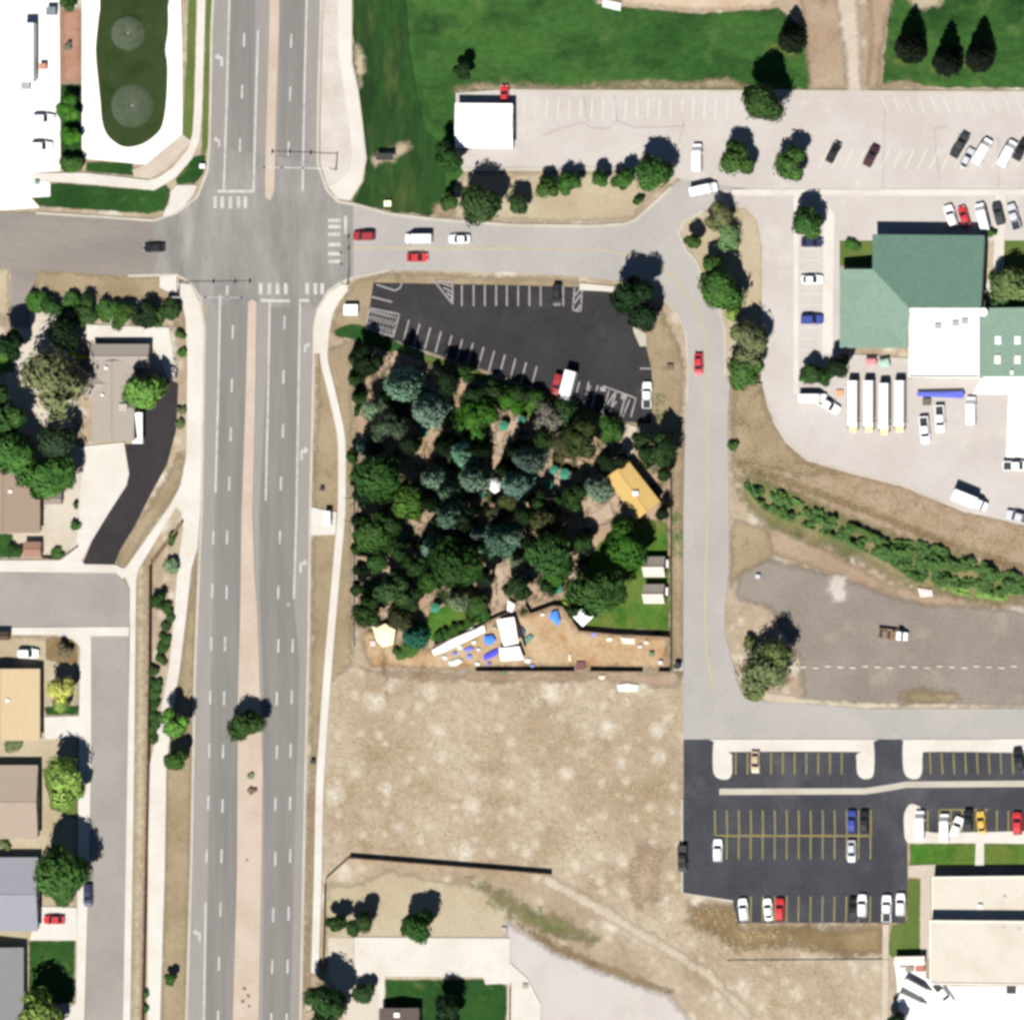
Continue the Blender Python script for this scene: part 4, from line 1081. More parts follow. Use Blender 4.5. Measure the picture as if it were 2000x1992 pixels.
T(748, 925, 52, 14, (.028, .085, .015), 'largest dark green tree in the left of the grove', 'broad', g)
T(796, 972, 38, 10, (.055, .135, .022), 'wide green tree below the largest dark one', 'broad', g)
T(712, 968, 22, 10, 'deep', 'dark tree on the left edge below the largest one', 'broad', g)
T(935, 825, 37, 9, 'vivid', 'vivid green tree right of the orange soil', 'broad', g)
T(924, 776, 26, 6, 'dark', 'dark tree above the vivid green one', 'broad', g)
T(912, 884, 30, 12, 'blue', 'blue spruce below the vivid green tree', 'spruce', g)
T(845, 936, 26, 8, 'blue', 'small blue spruce right of the largest dark tree', 'spruce', g)
T(926, 934, 27, 12, 'blue', 'blue spruce beside the white tent', 'spruce', g)
T(962, 768, 24, 5, 'dark', 'dark tree at the top edge above the clearing', 'broad', g)
T(996, 790, 24, 6, 'vivid', 'green tree at the top of the pale clearing', 'broad', g)
T(1010, 772, 24, 5, 'dark', 'dark tree against the lot beside the red car', 'broad', g)
T(1048, 782, 18, 4, 'mid', 'small green tree just left of the red car', 'broad', g)
T(1070, 822, 27, 6, 'grey', 'bare grey tree below the white van', 'loose', g)
T(1108, 810, 26, 5, 'dark', 'dark olive tree right of the bare grey one', 'loose', g)
T(1102, 872, 28, 7, (.075, .085, .03), 'olive tree below the bare grey one', 'broad', g)
T(1142, 858, 32, 9, (.05, .075, .022), 'dark olive tree left of the tan boardwalk', 'broad', g)
T(1190, 842, 24, 4, 'mid', 'low green tree beside the tan boardwalk', 'loose', g)
T(1030, 894, 29, 12, 'bluedark', 'dark blue spruce right of the pale clearing', 'spruce', g)
T(1010, 946, 30, 11, 'blue', 'wide blue spruce left of the green parasols', 'spruce', g)
T(1168, 950, 26, 9, 'blue', 'blue spruce left of the ochre roof', 'spruce', g)
T(1186, 902, 22, 6, 'deep', 'dark tree at the top corner of the ochre roof', 'broad', g)
T(1126, 974, 22, 7, 'dark', 'dark green tree above the pale terrace', 'broad', g)
T(1092, 974, 10, 6, 'dark', 'narrow dark tree left of the pale terrace', 'broad', g)
T(1056, 982, 20, 7, 'dark', 'dark round tree under the green parasols', 'broad', g)
T(1058, 1022, 28, 8, (.07, .085, .03), 'olive tree in the middle right of the grove', 'broad', g)
T(995, 975, 22, 6, (.06, .075, .028), 'small olive tree below the white tent', 'broad', g)
T(972, 1008, 24, 6, (.065, .08, .03), 'second olive tree below the white tent', 'broad', g)
T(1284, 876, 30, 8, 'dark', 'dark tree right of the ochre roof', 'broad', g)
T(1298, 925, 14, 6, 'dark', 'smaller dark tree against the right fence', 'broad', g)
T(1228, 1062, 42, 9, 'vivid', 'bright round tree below the ochre roof', 'broad', g)
T(1294, 1000, 14, 5, 'deep', 'small dark tree at the low corner of the ochre roof', 'broad', g)
T(886, 1008, 36, 12, 'bluedark', 'dark blue spruce in the middle of the grove', 'spruce', g)
T(850, 1070, 28, 9, 'blue', 'pale blue spruce beside the left path', 'spruce', g)
T(888, 1058, 28, 9, 'bluedark', 'blue spruce right of the pale one by the left path', 'spruce', g)
T(734, 1040, 40, 10, 'mid', 'green tree on the left edge of the grove', 'broad', g)
T(768, 1072, 24, 7, 'dark', 'dark tree beside the left path', 'broad', g)
T(700, 1070, 16, 6, 'dark', 'small dark conifer on the lower left edge', 'spruce', g)
T(740, 1095, 22, 6, 'mid', 'green tree below the dark one by the left path', 'broad', g)
T(705, 1110, 16, 7, 'deep', 'dark narrow tree on the lower left edge', 'broad', g)
T(812, 1100, 20, 7, 'dark', 'small dark tree right of the left path', 'broad', g)
T(888, 1105, 54, 13, (.026, .068, .016), 'largest dark tree in the lower middle of the grove', 'broad', g)
T(846, 1138, 24, 6, 'mid', 'green tree left of the largest lower one', 'broad', g)
T(896, 1168, 24, 8, 'sage', 'grey blue spruce above the small lawn', 'spruce', g)
T(930, 1185, 24, 4, 'mid', 'green tree above the white tarps', 'broad', g)
T(768, 1150, 36, 9, (.045, .105, .03), 'green tree in the lower left of the grove', 'broad', g)
T(724, 1195, 28, 8, 'dark', 'dark tree above the cream canopy', 'broad', g)
T(780, 1208, 26, 6, (.05, .06, .022), 'dark olive tree beside the cream canopy', 'broad', g)
T(810, 1240, 24, 6, 'tealgreen', 'teal dark tree right of the cream canopy', 'spruce', g)
T(802, 1268, 18, 2, 'mid', 'low green shrub below the teal tree', 'shrub', g)
T(780, 1275, 14, 2, 'mid', 'low green shrub left of the teal tree foot', 'shrub', g)
T(980, 1050, 36, 12, 'bluedark', 'dark blue spruce right of the middle path', 'spruce', g)
T(1004, 1046, 24, 10, 'blue', 'pale blue spruce at the heart of the grove', 'spruce', g)
T(952, 1076, 22, 8, 'blue', 'blue spruce at the top of the middle path', 'spruce', g)
T(1014, 1096, 20, 6, 'sage', 'grey spruce beside the middle path', 'spruce', g)
T(1066, 1078, 50, 12, (.036, .09, .02), 'large dark oak in the right of the grove', 'broad', g)
T(1080, 1125, 24, 5, 'vivid', 'bright green tree below the large dark oak', 'broad', g)
T(1013, 1146, 28, 8, (.03, .06, .016), 'dark round tree above the white trailer', 'broad', g)
T(1070, 1150, 14, 5, 'dark', 'small dark tree beside the teal parasol', 'broad', g)
T(1136, 1060, 20, 6, 'dark', 'dark tree beside the pale terrace', 'broad', g)
T(1166, 1150, 47, 11, (.045, .10, .022), 'large green tree at the edge of the bright lawn', 'broad', g)
T(1120, 1195, 14, 4, 'dark', 'dark shrub behind the white canopy', 'shrub', g)
T(858, 1015, 14, 8, 'deep', 'dark narrow conifer in the left middle of the grove', 'spruce', g)
T(950, 1130, 20, 8, 'deep', 'dark narrow tree left of the middle path', 'broad', g)
T(1100, 1182, 8, 1.2, (.5, .75, .1), 'small lime yellow shrub at the fence bend', 'shrub', g)

for x, y, r, h, kx, kd, l in (  # dark trees added in the grove's gaps to make its shade blacker
        (875, 742, 24, 9, 'deep', 'broad', 'added black green tree for the shade right of the largest top spruce'), (760, 775, 18, 9, 'deep', 'spruce', 'added dark spruce left of the largest top spruce'),
        (806, 866, 24, 9, 'deep', 'broad', 'added black green tree below the orange soil'), (870, 868, 22, 10, 'deep', 'spruce', 'added black spruce between orange soil and vivid tree'),
        (712, 915, 18, 8, 'deep', 'broad', 'added dark tree beside the left fence above the middle'), (838, 978, 20, 9, 'deep', 'spruce', 'added dark spruce right of the wide green tree'),
        (880, 960, 24, 11, 'bluedark', 'spruce', 'added shaded blue spruce above the middle of the grove'), (912, 1012, 22, 9, 'deep', 'broad', 'added black green tree right of the shaded blue spruce'),
        (768, 1022, 24, 8, 'dark', 'broad', 'added dark tree filling the left middle of the grove'), (700, 1020, 16, 7, 'deep', 'broad', 'added dark tree against the left fence in the middle'),
        (700, 1150, 15, 6, 'dark', 'broad', 'added dark tree against the left fence near the small lawn scrap'), (808, 1172, 20, 6, 'dark', 'broad', 'added dark tree between the two lower green trees'),
        (830, 1065, 14, 6, 'deep', 'spruce', 'added black spruce beside the left path'), (938, 1045, 22, 8, 'bluedark', 'spruce', 'added shaded spruce above the middle path'),
        (1030, 1005, 22, 9, 'deep', 'broad', 'added black green tree left of the olive middle tree'), (1088, 1035, 22, 8, 'deep', 'broad', 'added black green tree above the large dark oak'),
        (1040, 1062, 22, 9, 'deep', 'broad', 'added black green tree left of the large dark oak'), (1010, 880, 20, 9, 'deep', 'spruce', 'added black spruce above the wide blue one'),
        (985, 915, 16, 8, 'deep', 'spruce', 'added black spruce right of the white tent'), (1066, 862, 20, 7, 'dark', 'broad', 'added dark tree under the bare grey one'),
        (935, 880, 20, 9, 'deep', 'spruce', 'added black spruce right of the blue one below the vivid tree'), (1215, 898, 14, 6, 'deep', 'broad', 'added dark tree at the foot of the tan boardwalk'),
        (1255, 862, 20, 6, 'dark', 'broad', 'added dark tree right of the tan boardwalk'), (905, 730, 16, 6, 'dark', 'broad', 'added dark tree at the top edge of the grove near the stalls')):
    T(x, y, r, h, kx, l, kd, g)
# hedge row beside the tarps
for i in range(7):
    t = i / 6
    T(858 + 88 * t, 1244 - 42 * t, 12, 2.2, (.03, .085, .015), ['first', 'second', 'third', 'fourth', 'fifth', 'sixth', 'seventh'][i] + ' shrub from the west in the hedge above the white tarps', 'shrub', 'hedge above the white tarps')


def thicket(name, outline, n, h, key, label, seed):
    """dense low vegetation that reads as one mass"""
    r = random.Random(seed)
    xs = [p[0] for p in outline]; ys = [p[1] for p in outline]
    P, N, S = [], [], []

    def inside(x, y):
        c = False
        j = len(outline) - 1
        for i in range(len(outline)):
            (xi, yi), (xj, yj) = outline[i], outline[j]
            if (yi > y) != (yj > y) and x < (xj - xi) * (y - yi) / (yj - yi) + xi: c = not c
            j = i
        return c
    while len(P) < n:
        x, y = r.uniform(min(xs), max(xs)), r.uniform(min(ys), max(ys))
        if not inside(x, y): continue
        f = noise.noise((x * .035, y * .045, 2.0)) + .5 * noise.noise((x * .11, y * .12, 5.0))
        if f < ((-.10 if x < 1690 else -.2) if name == 'ditch_vegetation' else .02 if name == 'undergrowth' else -.25): continue
        z = max(.1, h * (.5 + 1.3 * f)) * r.random() ** .4
        w = G(x, y, z)
        P.append((w.x, w.y, z))
        N.append((r.gauss(0, .5), r.gauss(0, .5), 1.0))
        S.append(r.uniform(.2, .5) if h > 1 else r.uniform(.08, .22))
    me = leaf_cloud(name, np.array(P), np.array(N), np.array(S), M['leaf'])
    o = link(name, me)
    tint(o, key)
    return tag(o, label, 'vegetation', None, 'stuff')


thicket('ditch_vegetation', [(1452, 948), (1470, 938), (1500, 955), (1560, 982), (1620, 1006), (1735, 1056), (1812, 1060), (1890, 1088), (1990, 1124), (2020, 1137), (2020, 1160), (1930, 1160), (1890, 1148), (1838, 1144), (1786, 1134), (1735, 1098), (1682, 1074), (1604, 1040), (1500, 1002), (1475, 975)], 15000, 2.1, (.055, .112, .032), 'dense green vegetation along the diagonal ditch', 3)
thicket('ditch_vegetation', [(1452, 950), (1462, 940), (1520, 960), (1600, 1000), (1640, 1020), (1600, 1030), (1500, 990)], 2200, 1.4, (.14, .28, .06), 'bright grassy head of the diagonal ditch', 9)
thicket('ditch_vegetation', [(1840, 1120), (1900, 1115), (1990, 1150), (1960, 1172), (1890, 1164), (1840, 1150)], 2400, 1.2, (.15, .27, .07), 'bright grassy patch near the right end of the diagonal ditch', 12)
thicket('roadside_weeds', [(1310, 1000), (1332, 1000), (1334, 1090), (1314, 1090)], 500, .5, (.10, .16, .05), 'green weeds between the right fence and the road', 5)
thicket('roadside_weeds', [(1280, 770), (1300, 770), (1300, 825), (1282, 825)], 250, .4, (.13, .15, .06), 'weeds right of the white pickup', 6)
thicket('dry_tufts', [(650, 1330), (1325, 1345), (1330, 1740), (1700, 1890), (1700, 1990), (1480, 1990), (1280, 1830), (1080, 1690), (690, 1660), (640, 1700)], 16000, .35, (.42, .35, .22), 'straw coloured grass tufts scattered over the vacant lot', 21)
thicket('dry_tufts', [(1430, 760), (1490, 760), (1530, 870), (1700, 940), (2000, 1040), (2000, 1110), (1700, 1010), (1440, 920)], 4500, .35, (.26, .21, .12), 'brown grass tufts on the bank above the ditch', 22)
thicket('undergrowth', [(692, 662), (790, 690), (1000, 760), (1190, 830), (1230, 890), (1170, 1000), (1150, 1080), (1120, 1170), (1030, 1180), (940, 1190), (850, 1200), (790, 1280), (700, 1220)], 11000, .9, (.022, .05, .014), 'dark leafy undergrowth added to deepen the shade beneath the grove trees', 31)  # dark leaf cover added to darken the grove floor
# ------------------------------------------------------------------ vehicles
def wheel_meshes(r, w):
    t = MB().cyl((0, -w / 2, 0), r, w, 14, 'y').mesh('wheel', M['tyre'])
    h = MB().cyl((0, -w / 2 - .01, 0), r * .6, w + .02, 10, 'y').mesh('rim', M['rim'])
    return t, h


def car_parts(kind):
    """list of (name, mesh, location, painted) for one kind of vehicle, nose towards +x"""
    P = []

    def add(name, mb, mat, loc=(0, 0, 0), painted=False, smooth=False):
        P.append((name, mb.mesh(name, M[mat], smooth), loc, painted))
    if kind in ('sedan', 'suv', 'van'):
        if kind == 'sedan':
            L, W, hood, belt, top = 4.7, 1.84, .82, .92, 1.44
            body = [(-2.35, .72, .38, .74), (-2.25, .84, .24, .86), (-1.6, .91, .2, .94), (0, .92, .2, .92), (.95, .92, .2, .92), (1.7, .90, .2, .84), (2.2, .80, .22, .74), (2.35, .66, .32, .62)]
            cab = [(-1.85, .70, .84, .93, .60), (-1.15, .76, .84, 1.38, .60), (.25, .77, .84, 1.40, .60), (1.05, .74, .84, .94, .66)]
            roof = [(-1.18, .58, 1.36, 1.42), (-.5, .62, 1.37, 1.46), (.28, .60, 1.37, 1.43)]
            wb = 1.38
        elif kind == 'suv':
            L, W, top = 4.8, 1.95, 1.75
            body = [(-2.38, .80, .40, .95), (-2.3, .92, .28, 1.08), (-1.5, .97, .25, 1.1), (.9, .97, .25, 1.08), (1.7, .95, .25, 1.02), (2.25, .86, .28, .9), (2.4, .72, .36, .74)]
            cab = [(-2.28, .82, 1.0, 1.12, .74), (-1.98, .82, 1.0, 1.66, .68), (.2, .83, 1.0, 1.68, .68), (1.0, .80, 1.0, 1.12, .74)]
            roof = [(-2.05, .68, 1.64, 1.71), (-.8, .72, 1.66, 1.77), (.25, .68, 1.65, 1.72)]
            wb = 1.42
        else:
            L, W, top = 5.9, 2.05, 2.35
            body = [(-2.95, .92, .4, 2.2), (-2.9, 1.0, .3, 2.28, .92), (-1, 1.02, .3, 2.34, .92), (1.3, 1.02, .3, 2.3, .90), (1.9, 1.0, .3, 1.7, .88), (2.2, .98, .3, 1.15), (2.8, .9, .32, 1.0), (2.95, .76, .4, .8)]
            cab = [(1.42, .93, 1.4, 2.14, .84), (1.62, .93, 1.36, 2.0, .84), (2.08, .92, 1.2, 1.34, .84)]
            roof = [(-2.7, .84, 2.27, 2.33), (-1, .86, 2.32, 2.38), (1.1, .84, 2.28, 2.34)]
            wb = 1.75
        add('body', MB().hull(body, .12), 'paintwork', painted=True)
        add('windows', MB().hull(cab, .06), 'glass')
        add('roof', MB().hull(roof, .05), 'paintwork', painted=True)
        hw = W / 2
        for s in (-1, 1):
            add('headlight', MB().box(L / 2 - .22, s * hw * .62 - .14, .62, L / 2 - .06, s * hw * .62 + .14, .76), 'lamp')
            add('tail_light', MB().box(-L / 2 - .01, s * hw * .74 - .12, .7, -L / 2 + .12, s * hw * .74 + .12, .9), 'tail')
            add('mirror', MB().box(.85, s * (hw + .09) - .09, .95, 1.0, s * (hw + .09) + .09, 1.08), 'paintwork', painted=True)
        t, h = wheel_meshes(.34, .24)
        P += [('wheel', t, (x, s * (hw - .12), .34), h) for x in (-wb, wb) for s in (-1, 1)]
    elif kind == 'pickup':
        body = [(-2.8, .90, .45, .95), (-2.7, .98, .35, 1.0), (.9, .99, .32, 1.02), (2.1, .96, .32, 1.0), (2.7, .88, .34, .94), (2.85, .74, .42, .8)]
        cab = [(-.95, .86, .95, 1.1, .80), (-.72, .86, .95, 1.74, .72), (.7, .86, .95, 1.76, .72), (1.42, .84, .95, 1.06, .76)]
        roof = [(-.78, .70, 1.72, 1.78), (0, .74, 1.74, 1.83), (.74, .70, 1.73, 1.79)]
        add('body', MB().hull(body, .1), 'paintwork', painted=True)
        add('windows', MB().hull(cab, .06), 'glass')
        add('roof', MB().hull(roof, .05), 'paintwork', painted=True)
        add('cargo_bed', MB().box(-2.62, -.78, .99, -1.05, .78, 1.03), 'blackmetal')
        for s in (-1, 1):
            add('bed_rail', MB().box(-2.72, s * .9 - .08, 1.0, -1.0, s * .9 + .08, 1.32), 'paintwork', painted=True)
            add('headlight', MB().box(2.66, s * .66 - .15, .68, 2.82, s * .66 + .15, .84), 'lamp')
            add('mirror', MB().box(1.1, s * 1.08 - .1, 1.05, 1.25, s * 1.08 + .1, 1.22), 'paintwork', painted=True)
        add('tailgate', MB().box(-2.82, -.82, .95, -2.72, .82, 1.32), 'paintwork', painted=True)
        t, h = wheel_meshes(.4, .27)
        P += [('wheel', t, (x, s * .84, .4), h) for x in (-1.75, 1.75) for s in (-1, 1)]
    elif kind == 'bus':
        body = [(-5.7, 1.12, .5, 2.9), (-5.62, 1.22, .42, 3.0, 1.08), (3.9, 1.22, .42, 3.02, 1.08), (4.3, 1.2, .42, 2.9, 1.04), (4.55, 1.18, .42, 1.75, 1.1)]
        add('body', MB().hull(body, .22), 'paintwork', painted=True)
        add('hood', MB().hull([(4.5, 1.02, .45, 1.7, .95), (5.6, .95, .45, 1.5, .85), (5.95, .78, .5, 1.2, .7)], .16), 'tint')
        add('windshield', MB().hull([(4.24, 1.08, 1.8, 2.72, .98), (4.5, 1.06, 1.7, 1.9, 1.0)], .05), 'glass')
        for s in (-1, 1):
            add('side_windows', MB().box(-5.3, s * 1.16 - .08, 1.75, 3.8, s * 1.16 + .08, 2.45), 'glass')
            add('headlight', MB().box(5.8, s * .6 - .14, .8, 5.97, s * .6 + .14, 1.0), 'lamp')
            add('mirror', MB().box(4.6, s * 1.35 - .12, 1.9, 4.75, s * 1.35 + .12, 2.3), 'blackmetal')
        for x in (-3.6, 1.6):
            add('roof_hatch', MB().box(x - .35, -.35, 2.98, x + .35, .35, 3.09), 'trim')
        t, h = wheel_meshes(.5, .3)
        P += [('wheel', t, (x, s * 1.05, .5), h) for x in (-3.1, 4.7) for s in (-1, 1)]
    elif kind == 'flatbed':
        add('chassis', MB().box(-3.2, -.45, .6, 2.9, .45, .85), 'blackmetal')
        add('deck', MB().box(-3.3, -1.15, .9, .7, 1.15, 1.02), 'wood')
        for k in range(4):
            add('load', MB().box(-2.9 + .85 * k, -.8 + .1 * (k % 2), 1.03, -2.3 + .85 * k, .8 - .15 * (k % 3), 1.3 + .18 * (k % 2)), 'wood' if k % 2 else 'blackmetal')
        add('cab', MB().hull([(.85, 1.0, .55, 2.2, .9), (1.8, 1.0, .5, 2.25, .9), (2.2, .98, .5, 1.5, .9), (3.0, .9, .5, 1.2, .82), (3.15, .78, .55, .9)], .14), 'paintwork', painted=True)
        add('windshield', MB().hull([(1.86, .92, 1.5, 2.16, .82), (2.2, .9, 1.45, 1.56, .84)], .04), 'glass')
        for s in (-1, 1):
            add('headlight', MB().box(3.0, s * .62 - .14, .75, 3.17, s * .62 + .14, .9), 'lamp')
        t, h = wheel_meshes(.42, .28)
        P += [('wheel', t, (x, s * .92, .42), h) for x in (-2.1, 2.0) for s in (-1, 1)]
    elif kind == 'boxtruck':
        add('cargo_box', MB().box(-3.7, -1.2, .95, 1.5, 1.2, 3.3), 'membrane')
        add('chassis', MB().box(-3.6, -.45, .55, 3.0, .45, .9), 'blackmetal')
        add('cab', MB().hull([(1.6, 1.05, .5, 2.3, .95), (2.5, 1.05, .5, 2.3, .95), (2.95, 1.02, .5, 1.5, .95), (3.6, .95, .5, 1.25, .85), (3.75, .8, .6, .95)], .14), 'paintwork', painted=True)
        add('windshield', MB().hull([(2.55, .96, 1.55, 2.2, .86), (2.95, .94, 1.45, 1.58, .88)], .04), 'glass')
        t, h = wheel_meshes(.45, .3)
        P += [('wheel', t, (x, s * .98, .45), h) for x in (-2.3, 2.5) for s in (-1, 1)]
    elif kind == 'trailer':
        add('body', MB().hull([(-6.3, 1.28, .9, 3.5), (6.3, 1.28, .9, 3.5)], .06), 'membrane')
        add('front_panel', MB().box(6.31, -1.2, 1.0, 6.36, 1.2, 3.4), 'steel')
        add('door', MB().box(-6.36, -1.2, 1.0, -6.31, 0, 3.4), 'trim')
        add('door', MB().box(-6.36, .02, 1.0, -6.31, 1.2, 3.4), 'trim')
        add('landing_leg', MB().box(3.2, -.6, 0, 3.35, -.45, .9), 'steel')
        add('landing_leg', MB().box(3.2, .45, 0, 3.35, .6, .9), 'steel')
        t, h = wheel_meshes(.5, .32)
        P += [('wheel', t, (x, s * 1.05, .5), h) for x in (-5.2, -3.9) for s in (-1, 1)]
    return P


PROTO = {}
PAINT = {'white': (.78, .78, .77), 'black': (.012, .012, .014), 'red': (.42, .025, .03), 'darkred': (.24, .02, .025), 'maroon': (.045, .014, .018), 'blue': (.03, .05, .22), 'navy': (.016, .02, .06),
         'silver': (.42, .43, .45), 'grey': (.16, .165, .17), 'tan': (.38, .30, .19), 'yellow': (.50, .32, .05), 'dark': (.03, .033, .035), 'palegreen': (.45, .52, .50)}
VNAME = {'sedan': 'parked_car', 'suv': 'parked_car', 'van': 'van', 'pickup': 'pickup_truck', 'bus': 'bus', 'flatbed': 'flatbed_truck', 'boxtruck': 'box_truck', 'trailer': 'cargo_trailer'}
VCAT = {'sedan': 'car', 'suv': 'car', 'van': 'van', 'pickup': 'pickup', 'bus': 'bus', 'flatbed': 'truck', 'boxtruck': 'truck', 'trailer': 'trailer'}


def vehicle(kind, x, y, heading, colour, label, group=None, z=Z4 + .05, name=None):
    if kind not in PROTO: PROTO[kind] = car_parts(kind)
    p = G(x, y, z + .8)
    root = empty(name or VNAME[kind], (p.x, p.y, z), math.radians(heading), label, VCAT[kind], group)
    root.scale = (1.07, 1.07, 1.07) if kind != 'bus' else (1, 1, 1)
    for n, me, loc, paint in PROTO[kind]:
        o = link(n, me, root)
        o.location = loc
        if n == 'wheel':
            hub = link('rim', paint, o)
        elif paint is True:
            o.color = PAINT[colour] + (1,)
        elif n == 'hood':
            o.color = (.62, .52, .26, 1)
    return root


V = vehicle
V('sedan', 301, 484, 180, 'black', 'black car driving on the west street', name='car')
V('suv', 711, 461, 180, 'darkred', 'dark red car waiting at the crossing', name='car')
V('van', 818, 466, 180, 'white', 'white van behind the dark red car on the east street')
V('sedan', 897, 467, 180, 'white', 'white car behind the white van on the east street', name='car')
V('sedan', 815, 503, 0, 'red', 'red car driving right on the east street', name='car')
V('sedan', 1364, 712, 270, 'red', 'red car driving on the straight road beside the grove', name='car')
V('suv', 1088, 577, 270, 'black', 'black car in the top row of the triangular lot')
V('suv', 1088, 750, 255, 'darkred', 'dark red car beside the white van by the grove')
V('boxtruck', 1110, 758, 255, 'white', 'white box truck beside the dark red car by the grove')
V('pickup', 1264, 772, 90, 'white', 'white pickup at the right end of the triangular lot')
gl = 'cars in the big lot'
V('van', 1362, 308, 90, 'white', 'white van parked upright near the lot drive')
V('van', 1375, 370, 12, 'white', 'white van driving out of the big lot')
V('sedan', 1628, 298, 62, 'black', 'black car alone right of the round lot tree', gl)
V('suv', 1702, 305, 62, 'maroon', 'dark maroon car left of the sealed crack', gl)
V('pickup', 1875, 284, 60, 'dark', 'dark pickup leading the right group of the big lot', gl)
V('sedan', 1889, 310, 62, 'silver', 'small silver car just below the dark pickup', gl)
V('van', 1919, 296, 60, 'white', 'white van beside the dark pickup in the big lot', gl)
V('van', 1968, 300, 62, 'white', 'second white van towards the right edge of the big lot', gl)
V('suv', 1994, 293, 62, 'black', 'black car cut by the right edge of the big lot', gl)
gg = 'cars behind the green roof'
V('suv', 1857, 422, 108, 'white', 'white car at the left of the row behind the green roof', gg)
V('sedan', 1883, 424, 108, 'red', 'red car behind the green roof', gg)
V('van', 1919, 424, 104, 'white', 'white van right of the red car behind the green roof', gg)
V('suv', 1950, 418, 104, 'dark', 'dark car second from the right behind the green roof', gg)
V('pickup', 1980, 424, 106, 'silver', 'silver pickup at the right of the row behind the green roof', gg)
V('sedan', 1586, 474, 0, 'navy', 'dark blue car under the tree in the parking bays')
V('sedan', 1586, 546, 0, 'white', 'white car in the parking bays')
V('suv', 1586, 624, 0, 'blue', 'blue car in the parking bays')
V('van', 1588, 778, 0, 'white', 'white van beside the small dark trees')
V('pickup', 1616, 790, 330, 'white', 'white pickup askew beside the first bus')
gb_ = 'white buses parked in a row'
V('bus', 1667, 793, 270, 'white', 'leftmost of the four white buses', gb_)
V('bus', 1698, 793, 270, 'white', 'second of the four white buses from the left', gb_)
V('bus', 1728, 798, 270, 'white', 'third of the four white buses, parked lowest', gb_)
V('bus', 1758, 793, 270, 'white', 'rightmost of the four white buses', gb_)
V('pickup', 1806, 840, 275, 'white', 'white pickup parked lowest in the yard near the buses')
V('pickup', 1836, 818, 272, 'white', 'white pickup second from the buses')
V('van', 1897, 802, 90, 'white', 'white van parked alone right of the blue tarps')
V('boxtruck', 1896, 978, -22, 'white', 'white box truck slanted at the edge of the bus yard')
V('pickup', 1985, 910, 0, 'white', 'white pickup at the right edge of the yard')
V('pickup', 1990, 1010, 165, 'silver', 'silver pickup at the lower right edge of the yard')
V('flatbed', 1745, 1240, -6, 'white', 'flatbed truck with white cab alone in the gravel lot', z=Z1 + .08)
gs = 'cars in the sealed lot'
V('sedan', 1475, 1488, 270, 'tan', 'tan car in the top row of the sealed lot', gs)
V('suv', 1990, 1482, 100, 'black', 'black car at the right end of the top row of the sealed lot', gs)
V('suv', 1664, 1604, 90, 'blue', 'blue car in the middle row of the sealed lot', gs)
V('suv', 1688, 1604, 90, 'black', 'black car beside the blue one in the sealed lot', gs)
V('sedan', 1663, 1662, 270, 'silver', 'silver car below the blue one in the sealed lot', gs)
V('suv', 1402, 1660, 90, 'white', 'white car alone at the left of the middle rows', gs)
V('pickup', 1333, 1676, 270, 'black', 'black pickup at the left kerb of the sealed lot', gs)
V('suv', 1452, 1776, 96, 'white', 'white car at the left end of the bottom row', gs)
V('sedan', 1500, 1776, 96, 'white', 'white car left of the red one in the bottom row', gs)
V('suv', 1523, 1776, 90, 'red', 'red car in the bottom row of the sealed lot', gs)
V('suv', 1667, 1774, 90, 'black', 'black car in the bottom row of the sealed lot', gs)
V('suv', 1684, 1768, 90, 'white', 'white car right beside the black one in the bottom row', gs)
V('pickup', 1732, 1774, 90, 'white', 'white pickup in the bottom row of the sealed lot', gs)
V('suv', 1759, 1766, 90, 'white', 'white car at the right end of the bottom row', gs)
V('van', 1797, 1610, 90, 'white', 'white van beside the rounded island end', gs)
V('van', 1845, 1616, 90, 'white', 'white van among the cars above the lawn', gs)
V('suv', 1868, 1616, 70, 'white', 'white car parked askew above the lawn', gs)
V('suv', 1892, 1602, 90, 'black', 'black car above the lawn of the cream building', gs)
V('sedan', 1916, 1606, 96, 'yellow', 'yellow car above the lawn of the cream building', gs)
V('suv', 1987, 1608, 92, 'red', 'red car above the lawn near the right edge', gs)
V('suv', 55, 1276, 0, 'white', 'white car above the tan roofed house', z=.1)
V('suv', 172, 1748, 270, 'navy', 'dark blue car parked at the residential kerb', z=Z3 + .05)
V('sedan', 105, 1796, 180, 'red', 'red car in the driveway below the biggest street tree', z=ZW)
V('trailer', 61, 104, 90, 'white', 'long white trailer in the glaring car park', z=ZW - .03)
V('suv', 85, 232, 0, 'white', 'upper white car in the glaring car park', z=ZW - .03)
V('suv', 82, 286, 0, 'white', 'lower white car in the glaring car park', z=ZW - .03)
V('van', 1792, 1930, -28, 'white', 'upper white van in the glaring yard', z=ZW - .03)
V('van', 1782, 1957, -24, 'white', 'lower white van in the glaring yard', z=ZW - .03)
V('pickup', 1842, 1940, -52, 'white', 'white pickup in the middle of the glaring yard', z=ZW - .03)
V('sedan', 985, 188, 90, 'red', 'red car behind the white roofed shed', z=Z4 + .02)
# ------------------------------------------------------------------ buildings
def poly_area(w):
    return sum(w[i].x * w[(i + 1) % len(w)].y - w[(i + 1) % len(w)].x * w[i].y for i in range(len(w)))


